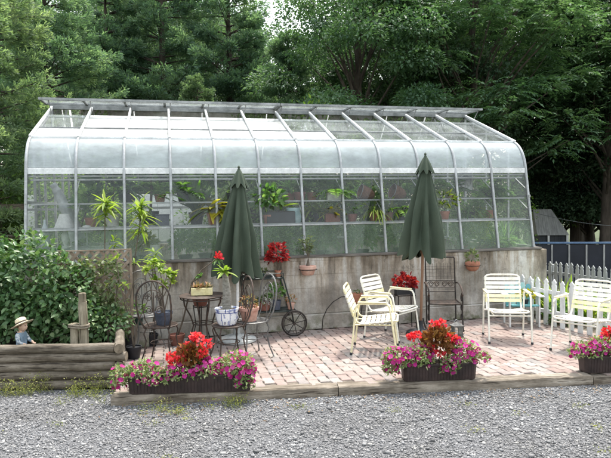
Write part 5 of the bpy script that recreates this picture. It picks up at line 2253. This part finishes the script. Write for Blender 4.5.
# ------------------------------------------------------------------ flower planters
def planter(a, b, yoff, label, pets, reds, h=.185, depth=.2):
    """a,b world front bottom corners"""
    a, b = Vector(a), Vector(b)
    d = b - a
    L = d.length
    t = thing('flower_planter', label, 'planter', (a.x, a.y, .004), math.atan2(d.y, d.x), 'dark flower planters along the patio edge')
    mb = MB()
    ch = .035
    for z0, z1, ins0, ins1 in ((0, h - .02, .012, .0), (h - .02, h, -.012, -.012)):
        def ringp(z, ins):
            x0, x1, y0, y1 = ins, L - ins, ins, depth - ins
            return [(x0 + ch, y0, z), (x1 - ch, y0, z), (x1, y0 + ch, z), (x1, y1 - ch, z), (x1 - ch, y1, z), (x0 + ch, y1, z), (x0, y1 - ch, z), (x0, y0 + ch, z)]
        vs = ringp(z0, ins0) + ringp(z1, ins1)
        mb.add(vs, [(k, (k + 1) % 8, 8 + (k + 1) % 8, 8 + k) for k in range(8)] + [tuple(reversed(range(8))), tuple(range(8, 16))])
    nr = int(L / .035)
    for k in range(1, nr):
        x = ch + (L - 2 * ch) * k / nr
        mb.beam((x, .008, .012), (x, .0, h - .03), .006, .006, up=(1, 0, 0))
    mb.build('planter_box', M['planter'], t, smooth=False, bevel=.003)
    mb = MB()
    mb.box((L / 2, depth / 2, h + .002), (L - .05, depth - .05, .012))
    mb.build('soil', M['soil'], t)

    def blob(n, c, r):
        n = int(n)
        d_ = rdir(n, -.55, 1)
        rr = RNG.uniform(.25, 1.05, n)[:, None] ** .5
        P = d_ * rr * np.array(r) + np.array(c)
        # keep outside the box body
        ins = (P[:, 1] > -.005) & (P[:, 1] < depth + .005) & (P[:, 2] < h + .01) & (P[:, 0] > -.01) & (P[:, 0] < L + .01)
        P[ins, 2] = h + RNG.uniform(.01, .06, ins.sum())
        P[:, 2] = np.maximum(P[:, 2], .02)
        return P, d_
    for (x, y, z, rx, ry, rz_, nf) in pets:
        c, r = (x, y, z), (rx, ry, rz_)
        nl = int(900 * rx * rz_ / .05)
        P, d_ = blob(nl, c, r)
        lv = leaves(P, d_ + RNG.normal(0, .6, (nl, 3)), d_ + RNG.normal(0, .5, (nl, 3)) + [0, 0, .5], .038 * RNG.uniform(.6, 1.3, nl), .02, six=True)
        pet = npmesh('petunia', *lv, LF['pet_leaf'], t)
        nf = int(nf * 1.5)
        P, d_ = blob(nf, c, (rx * 1.08, ry * 1.1, rz_ * 1.08))
        N = unit(d_ + np.array([0, -.5, .35]) + RNG.normal(0, .35, (nf, 3)))
        # 5-petal trumpet: centre + 10 rim points, fan of quads -> use 5 quads (centre, rim, tip, rim)
        A = unit(np.cross(N, rdir(nf)))
        B = np.cross(N, A)
        rr = RNG.uniform(.017, .028, nf)
        V = [P - N * .012]
        for k in range(10):
            an = 2 * PI * k / 10
            q = (1. if k % 2 else .86)
            V.append(P + (A * math.cos(an) + B * math.sin(an)) * (rr * 1.15 * q)[:, None] + N * RNG.uniform(-.004, .006, (nf, 1)))
        V = np.stack(V, 1).reshape(-1, 3)
        base = np.arange(nf)[:, None] * 11
        F = np.concatenate([base + np.array([0, 1 + 2 * k, 2 + 2 * k, 1 + (2 * k + 2) % 10]) for k in range(5)])
        npmesh('petunia_bloom', V, F, LF['magenta'], pet)
    for (x, y, z, rx, rz_, heads) in reds:
        nl = 260
        d_ = rdir(nl, -.3, 1)
        P = d_ * (RNG.uniform(.1, 1, nl)[:, None] ** .5) * np.array([rx, .09, rz_]) + np.array([x, y, z])
        P[:, 2] = np.maximum(P[:, 2], h + .01)
        ger = npmesh('geranium', *leaves(P, d_ + RNG.normal(0, .5, (nl, 3)) + [0, 0, .3], rdir(nl, -.1, 1) + [0, -.4, 0], .07 * RNG.uniform(.6, 1.2, nl), .05, six=True), LF['bronze'], t)
        for (hx, hy, hz, hr) in heads:
            k = 46
            dd = rdir(k, -.6, 1)
            Pq = dd * hr * RNG.uniform(.5, 1, (k, 1)) + np.array([hx, hy, hz])
            npmesh('geranium_bloom', *leaves(Pq, dd + RNG.normal(0, .5, (k, 3)), dd + RNG.normal(0, .4, (k, 3)), .034, .034, .1, .55), LF['redpetal'], ger)
        mb = MB()
        for (hx, hy, hz, hr) in heads: mb.tube([(x + (hx - x) * .5, y, h), (hx, hy, hz)], .004, 5)
        mb.build('stem', M['stem'], ger)


def px2x(px, a, b, pa, pb):
    return (b - a).length * (px - pa) / (pb - pa)


A1, B1 = G(127, 395.7), G(251, 392)
f1 = lambda px: px2x(px, A1, B1, 127, 251)
hz = lambda py, y: AT(190, py, 5.97).z
planter(A1, B1, 0, 'long dark planter of magenta petunias and red geraniums in front of the bistro set',
        [(f1(142), .08, .2, .2, .15, .13, 22), (f1(180), .06, .2, .2, .13, .1, 40), (f1(205), .08, .22, .18, .14, .12, 55), (f1(236), .08, .24, .2, .15, .15, 80), (f1(245), .0, .12, .1, .09, .13, 18),
         (f1(118), .06, .15, .08, .1, .14, 9), (f1(158), -.02, .15, .1, .06, .07, 10)],
        [(f1(190), .09, .31, .16, .17, [(f1(171), .07, .37, .045), (f1(182), .05, .345, .05), (f1(199), .09, .53, .055), (f1(207), .08, .48, .05), (f1(186), .1, .45, .04), (f1(202), .05, .40, .05), (f1(174), .05, .31, .045),
                                   (f1(193), .1, .56, .03)])])
A2, B2 = G(404, 382.7), G(478, 380)
f2 = lambda px: px2x(px, A2, B2, 404, 478)
planter(A2, B2, 0, 'dark planter with red geraniums between magenta petunias, in front of the right umbrella',
        [(f2(402), .07, .24, .19, .15, .13, 52), (f2(420), .05, .25, .17, .14, .14, 44), (f2(465), .06, .27, .18, .14, .15, 60), (f2(449), -.03, .16, .1, .06, .1, 16), (f2(392), .02, .16, .08, .08, .12, 12),
         (f2(482), .06, .22, .1, .1, .06, 10)],
        [(f2(440), .09, .37, .17, .2, [(f2(419), .08, .47, .05), (f2(414), .1, .46, .035), (f2(437), .1, .58, .05), (f2(444), .08, .59, .045), (f2(433), .05, .33, .05), (f2(441), .03, .28, .045), (f2(456), .08, .42, .06), (f2(452), .05, .45, .045), (f2(459), .09, .40, .04)])])
A3, B3 = G(586, 374.3), G(660, 371)
f3 = lambda px: px2x(px, A3, B3, 586, 660)
planter(A3, B3, 0, 'dark planter of magenta petunias cut off by the right edge of the photo',
        [(f3(588), .08, .23, .14, .13, .1, 30), (f3(605), .07, .26, .18, .14, .13, 60), (f3(630), .07, .25, .2, .14, .14, 50), (f3(577), .05, .22, .06, .07, .06, 9)],
        [(f3(628), .1, .36, .15, .18, [(f3(612), .08, .44, .05), (f3(625), .08, .5, .05), (f3(608), .08, .38, .04), (f3(640), .1, .45, .05)])])

# ------------------------------------------------------------------ weeds and litter
def weeds():
    parts = []
    spots = []
    for _ in range(26):
        x = RNG.uniform(-3.6, -.6)
        spots.append((x, RNG.uniform(5.7, 6.24) if x < -2 else bY(x) - RNG.uniform(.03, .35), RNG.uniform(.05, .14)))
    for px, py, h in ((148, 398, .26), (113, 388, .3), (120, 392, .24), (80, 396, .2), (45, 392, .22), (30, 394, .2), (10, 395, .2), (178, 413, .1), (232, 405, .1), (95, 393, .22)):
        p = G(px, py, -.09)
        spots += [(p.x + RNG.normal(0, .05), p.y + RNG.normal(0, .03), h * RNG.uniform(.6, 1.)) for _ in range(4)]
    for _ in range(16):
        spots.append((RNG.uniform(-3, 3.5), RNG.uniform(4.4, 5.7), RNG.uniform(.02, .05)))
    for x, y, h in spots:
        n = int(14 + h * 160)
        zz = RNG.uniform(0, 1, n) * h
        P = np.stack([x + RNG.normal(0, .05, n), y + RNG.normal(0, .035, n), -.09 + zz], 1)
        parts.append(leaves(P, rdir(n, -.1, .9), rdir(n, .2, 1), RNG.uniform(.012, .032, n), RNG.uniform(.006, .012, n)))
        k = 9
        parts.append(leaves(np.stack([x + RNG.normal(0, .03, k), y + RNG.normal(0, .02, k), np.full(k, -.095)], 1), rdir(k, .6, 1), rdir(k), h * RNG.uniform(.6, 1.1, k), .0035))
    o = npmesh('weeds', *join(parts), LF['weed'])
    tag(o, 'thin yellow green weeds growing along the log wall and the gravel edge', kind='stuff')


weeds()


def litter():
    n = 900
    k = RNG.uniform(0, 1, n)
    P = []
    for i in range(n):
        if i < 230:
            s = RNG.uniform(0, 8)
            p = LW(s, -.12 - abs(RNG.normal(0, .16)), 0)
        elif i < 340:
            u = RNG.uniform(0, 1)
            p = Vector((3.45 + u * .9, 9.25 - 2.3 * u, 0)) + Vector((-abs(RNG.normal(0, .15)), RNG.normal(0, .1), 0))
        elif i < 560:
            p = Vector((RNG.uniform(-1.8, 3.6), RNG.uniform(6.3, 8.6), 0))
        else:
            x_ = RNG.uniform(-2., 4.4)
            p = Vector((x_, bY(x_) - .02 - abs(RNG.normal(0, .22)), -.083))
        P.append((p.x, p.y, p.z + .004 + RNG.uniform(0, .012)))
    P = np.array(P)
    o = npmesh('leaf_litter', *leaves(P, rdir(n, -.1, .15), np.tile([0, 0, 1.], (n, 1)) + RNG.normal(0, .2, (n, 3)), RNG.uniform(.015, .05, n), RNG.uniform(.006, .022, n)), LF['litter'])
    tag(o, 'dry leaves and bits scattered along the wall foot and the paving', kind='stuff')


litter()


# ------------------------------------------------------------------ trees
def pine_parts(seed, H, Rr, z0):
    global RNG
    keep = RNG
    RNG = np.random.default_rng(seed)
    rn = random.Random(seed)
    V, F = [], []
    nv = 0
    tr = MB()
    tr.tube([(0, 0, 0), (.03, .02, H * .35), (-.02, .03, H * .7), (0, 0, H * .98)], [.2, .15, .08, .015], 9)
    z = z0
    while z < H - .15:
        fr = (z - z0) / (H - z0)
        Lmax = Rr * (1 - fr) ** .72 + .25
        for k in range(rn.choice((4, 5, 5, 6))):
            az = rn.uniform(0, 2 * PI)
            Lb = Lmax * rn.uniform(.6, 1.12)
            rise = rn.uniform(-.05, .25) + .35 * fr
            ca, sa = math.cos(az), math.sin(az)

            def bp(t_):
                return np.stack([ca * Lb * t_, sa * Lb * t_, z + Lb * (rise * t_ - .32 * t_ ** 2 + .22 * t_ ** 3)], -1)
            q = bp(np.array([0, .35, .7, 1.]))
            tr.tube([tuple(x) for x in q], [.028, .02, .012, .004], 4, caps=False)
            nt_ = int(14 + Lb * 30)
            tt = RNG.uniform(.18, 1, nt_) ** .75
            side = RNG.uniform(-1, 1, nt_)
            wdt = (.42 * Lb * (1.05 - tt) + .1)
            c = bp(tt)
            c[:, 0] += -sa * side * wdt
            c[:, 1] += ca * side * wdt
            c[:, 2] += -.12 * np.abs(side) * wdt + RNG.normal(0, .05, nt_)
            dr = np.stack([ca - sa * side * .9, sa + ca * side * .9, np.full(nt_, .35)], -1) + RNG.normal(0, .25, (nt_, 3))
            dr = unit(dr)
            m = 9
            nd_ = unit(dr[:, None] + RNG.normal(0, .5, (nt_, m, 3)))
            ln = RNG.uniform(.11, .2, (nt_, m, 1))
            sd = unit(np.cross(nd_, RNG.normal(0, 1, (nt_, m, 3))))
            tip = c[:, None] + nd_ * ln
            w = .0135
            arr = np.concatenate([c[:, None], (tip - sd * w), (tip + sd * w)], 1)      # nt, 1+2m
            idx = nv + np.arange(nt_)[:, None] * (1 + 2 * m)
            f = np.stack([np.broadcast_to(idx, (nt_, m)), idx + 1 + np.arange(m), idx + 1 + m + np.arange(m)], -1)
            V.append(arr.reshape(-1, 3))
            F.append(f.reshape(-1, 3))
            nv += arr.shape[0] * arr.shape[1]
        z += rn.uniform(.2, .34)
    RNG = keep
    return tr, np.concatenate(V), np.concatenate(F)


def dec_parts(seed, H, Rr, z0, nclump, per, L, W, compound=False, flat=.6):
    global RNG
    keep = RNG
    RNG = np.random.default_rng(seed)
    rn = random.Random(seed)
    tr = MB()
    lean = rn.uniform(-.4, .4)
    trunk = [(0, 0, 0), (lean * .2, .05, H * .25), (lean * .5, 0, H * .5), (lean, .1, H * .85)]
    tr.tube(trunk, [.17, .13, .09, .02], 9)
    parts = []
    for c in range(nclump):
        d = rdir(1, -.7, 1)[0]
        rr = rn.uniform(.25, 1) ** .5
        cz = z0 + (H - z0) * .5
        ctr = np.array([d[0] * Rr * rr, d[1] * Rr * rr, cz + d[2] * (H - z0) * .5 * rr])
        zf = min(.85, max(.12, (ctr[2] - .9) / H))
        src = Vector(trunk[0]).lerp(Vector(trunk[3]), zf * .85)
        mid = Vector(ctr).lerp(src, .5) + Vector((rn.uniform(-.2, .2), rn.uniform(-.2, .2), rn.uniform(0, .25)))
        if c % 2 == 0: tr.tube([src, mid, Vector(ctr)], [.045, .028, .008], 5, caps=False)
        cr = rn.uniform(.45, .95)
        k = int(per * cr * cr / .5)
        if compound:
            nf = max(4, k // 11)
            dd = rdir(nf, -.35, .8)
            P0_ = ctr + dd * RNG.uniform(.15, 1, (nf, 1)) ** .6 * np.array([cr, cr, cr * flat])
            od = dd * np.array([1, 1, .3]) + RNG.normal(0, .25, (nf, 3)) + np.array([0, 0, -.1])
            od = unit(od)
            ll = RNG.uniform(.3, .5, nf)
            sd = unit(np.cross(od, np.array([0, 0, 1.]) + RNG.normal(0, .2, (nf, 3))))
            for j in range(6):
                t_ = .15 + .16 * j
                for sg in ((1, -1) if j < 5 else (0,)):
                    pj = P0_ + od * (ll * t_)[:, None]
                    pj[:, 2] -= .25 * ll * t_ ** 2
                    dj = sd * sg + od * (.55 if sg else 1) + np.array([0, 0, -.2])
                    parts.append(leaves(pj, dj + RNG.normal(0, .12, (nf, 3)), np.tile([0, 0, 1.], (nf, 1)) + RNG.normal(0, .25, (nf, 3)), L * RNG.uniform(.8, 1.2, nf) * (1 if sg else 1.2), W))
        else:
            dd = rdir(k, -.5, 1)
            P = ctr + dd * RNG.uniform(.1, 1, (k, 1)) ** .55 * np.array([cr, cr, cr * flat])
            D = dd + RNG.normal(0, .5, (k, 3)) + np.array([0, 0, -.35])
            N = np.array([0, 0, .8]) + dd * .4 + RNG.normal(0, .4, (k, 3))
            parts.append(leaves(P, D, N, L * RNG.uniform(.65, 1.3, k), W * RNG.uniform(.7, 1.2, k)))
    RNG = keep
    V, F = join(parts)
    return tr, V, F


def tree_proto(name, label, cat, group, parts, mat):
    t = thing(name, label, cat, (0, 0, 0), 0, group)
    tr, V, F = parts
    tr.build('trunk', M['bark'], t)
    npmesh('crown', V, F, mat, t)
    return t


GT = 'trees behind the greenhouse'
PINES = [tree_proto('pine_tree', '-', 'tree', GT, pine_parts(11, 10.5, 2.7, .6), LF['pine']),
         tree_proto('pine_tree', '-', 'tree', GT, pine_parts(12, 9.6, 2.5, .5), LF['pine']),
         tree_proto('pine_tree', '-', 'tree', GT, pine_parts(13, 9.8, 2.6, .4), LF['pine_light'])]
DECS = [tree_proto('leafy_tree', '-', 'tree', GT, dec_parts(21, 9.5, 2.9, 1.4, 92, 430, .115, .062), LF['dec']),
        tree_proto('leafy_tree', '-', 'tree', GT, dec_parts(22, 10., 2.8, 1.4, 84, 470, .125, .055, True, .5), LF['dec']),
        tree_proto('leafy_tree', '-', 'tree', GT, dec_parts(23, 10.5, 3.0, 1.0, 105, 400, .115, .06), LF['dec_dark']),
        tree_proto('shrub_tree', '-', 'shrub', 'shrubs under the trees', dec_parts(24, 3.2, 1.4, .1, 40, 260, .1, .05), LF['dec_dark']),
        tree_proto('shrub_tree', '-', 'shrub', 'shrubs under the trees', dec_parts(25, 3.0, 1.3, .1, 38, 260, .09, .045), LF['dec_light'])]
used = set()


def plant(proto, px, Y, rz, scale, label):
    p = AT(px, 229, Y)
    loc = (p.x, p.y, -.13)
    if id(proto) not in used:
        used.add(id(proto))
        proto.location = loc
        proto.rotation_euler = (0, 0, rz)
        proto.scale = (scale,) * 3 if not hasattr(scale, '__len__') else scale
        proto['label'] = label
        return proto
    return dup(proto, loc, rz, label, scale)


pn, dc = PINES, DECS
plant(pn[2], -12, 12.6, .3, .92, 'pale feathery pine filling the left edge of the photo')
plant(pn[0], 52, 16.5, 1.1, 1.0, 'pine just right of the pale one at the left edge')
plant(pn[1], 112, 19.5, 2.0, 1.05, 'dark pine standing back in the shade above the left roof end')
plant(pn[0], 166, 20.0, 4.0, 1.1, 'broad pine with bright tips above the left umbrella side of the roof')
plant(pn[1], 232, 20.2, 5.2, 1.14, 'tall pine above the left umbrella, left of the sky gap')
plant(pn[2], 200, 17.2, 2.2, .6, 'young pine with light tips just above the roof')
plant(pn[2], 108, 16.6, 3.2, .46, 'low pale pine boughs peeking over the left roof end')
plant(pn[0], 292, 19.0, .8, .74, 'shorter pine under the sky gap')
plant(dc[0], 366, 17.6, .4, 1.0, 'round bright green leafy tree right of the sky gap')
plant(dc[2], 420, 20.0, 1.4, 1.05, 'dark leafy tree with sky showing through, above the right umbrella')
plant(dc[1], 482, 18.0, 2.6, 1.08, 'walnut like tree with a leaning trunk above the right roof end')
plant(dc[0], 548, 24.0, 4.1, 1.35, 'green tree rising behind the right end of the greenhouse')
plant(dc[1], 604, 20.2, 5.0, 1.12, 'feathery leaved tree hanging over the pool at the right edge')
plant(dc[0], 690, 19.5, 3.0, 1.1, 'leafy tree just outside the right edge of the photo')
for i, (px, Y, k, s, lab) in enumerate((
        (-60, 22, 'p1', 1.1, 'distant pine at the far left behind the rail fence'), (20, 26, 'p0', 1.25, 'distant pine behind the pines at the left edge'),
        (85, 27, 'd2', 1.2, 'distant dark leafy tree in the gap between the left pines'), (150, 25, 'p1', 1.15, 'distant pine behind the broad bright tipped one'),
        (210, 26, 'd2', 1.15, 'distant dark tree between the two middle pines'), (372, 25, 'd2', 1.05, 'distant dark tree right of the sky gap'),
        (395, 27, 'd0', 1.2, 'distant green tree left of the right umbrella'),         (288, 30, 'd2', 1.12, 'distant dark tree just under the sky gap'), (118, 31, 'p0', 1.5, 'distant pine far behind the dark pine above the left roof end'),
        (48, 31, 'd2', 1.45, 'distant dark leafy tree far behind the second pine from the left'), (185, 31, 'd2', 1.4, 'distant leafy tree far behind the broad bright tipped pine'),
        (455, 24, 'd2', 1.15, 'distant dark tree behind the walnut like tree'),
        (515, 26, 'd2', 1.3, 'distant dark tree above the shed'), (575, 24, 'd2', 1.2, 'distant dark tree behind the pool'),
        (640, 22, 'd2', 1.2, 'distant dark tree at the far right edge'))):
    pr = pn[int(k[1])] if k[0] == 'p' else dc[int(k[1])]
    plant(pr, px, Y, i * 1.7, s, lab)
for i, (px, Y, k, s, lab) in enumerate((
        (556, 24.5, 3, 1.5, 'dark shrub behind the little shed'), (590, 25.5, 3, 1.55, 'dark shrub behind the middle of the pool'),
        (625, 24.0, 3, 1.5, 'dark shrub behind the pool at the right edge'), (528, 25.0, 3, 1.4, 'dark tall shrub against the right end of the greenhouse'),
        (476, 15.2, 4, 1.05, 'light green shrub seen through the right end glass'), (424, 14.9, 4, 1.15, 'light green shrub seen through the glass at the right umbrella'),
        (368, 14.6, 4, 1.1, 'light green shrub seen through the glass between the umbrellas'), (306, 14.3, 4, 1.15, 'light green shrub seen through the middle bays'),
        (252, 14.1, 4, 1.1, 'light green shrub seen through the glass right of the left umbrella'), (8, 14.5, 4, .8, 'sunny yellow green shrub beyond the rail fence'),
        (-22, 15.5, 4, 1.0, 'light green shrub at the left edge beyond the rail fence'), (70, 13.2, 4, 1.0, 'light green shrub seen through the left end glass'),
        (286, 15.0, 4, 1.5, 'light green small tree top just over the roof under the sky gap'), (541, 25.5, 4, 1.5, 'light green shrub in the shade just right of the greenhouse end'),
        (609, 22.6, 3, 1.5, 'dark shrub against the tree trunks at the right edge'), (578, 27, 3, 1.7, 'dark tall shrub filling the gap between trunks behind the screen fence'), (650, 21.5, 3, 1.6, 'dark shrub beyond the right edge of the photo'))):
    plant(dc[k], px, Y, i * 2.1, s, lab)

# ------------------------------------------------------------------ light
w = bpy.data.worlds.new('World')
sc.world = w
w.use_nodes = True
nt = w.node_tree
bg = nt.nodes['Background']
sky = nt.nodes.new('ShaderNodeTexSky')
sky.sky_type = 'NISHITA'
sky.sun_disc = False
SUN_EL, SUN_AZ = R(69), R(22)
sky.sun_elevation = SUN_EL
sky.sun_rotation = SUN_AZ
sky.air_density = 2.0
sky.dust_density = 3.0
sky.ozone_density = 1.0
hs = nt.nodes.new('ShaderNodeHueSaturation')      # hazy white summer sky
hs.inputs['Saturation'].default_value = .42
nt.links.new(sky.outputs[0], hs.inputs['Color'])
nt.links.new(hs.outputs[0], bg.inputs[0])
bg.inputs[1].default_value = .15
sd = bpy.data.lights.new('sun', 'SUN')
sd.energy = 2.0
sd.angle = R(4)
sd.color = (1, .95, .87)
so = bpy.data.objects.new('sun', sd)
COL.objects.link(so)
dirv = Vector((math.sin(SUN_AZ) * math.cos(SUN_EL), math.cos(SUN_AZ) * math.cos(SUN_EL), math.sin(SUN_EL)))
so.rotation_euler = dirv.to_track_quat('Z', 'Y').to_euler()
so.location = (5, 15, 20)

vs_ = sc.view_settings
vs_.view_transform = 'Standard'
vs_.look = 'None'
vs_.gamma = 1
vs_.use_curve_mapping = False
vs_.exposure = 1.75
cy = sc.cycles
cy.max_bounces = 10
cy.diffuse_bounces = 6
cy.glossy_bounces = 3
cy.transmission_bounces = 6
cy.transparent_max_bounces = 24
cy.use_denoising = True
cy.caustics_reflective = False
cy.caustics_refractive = False
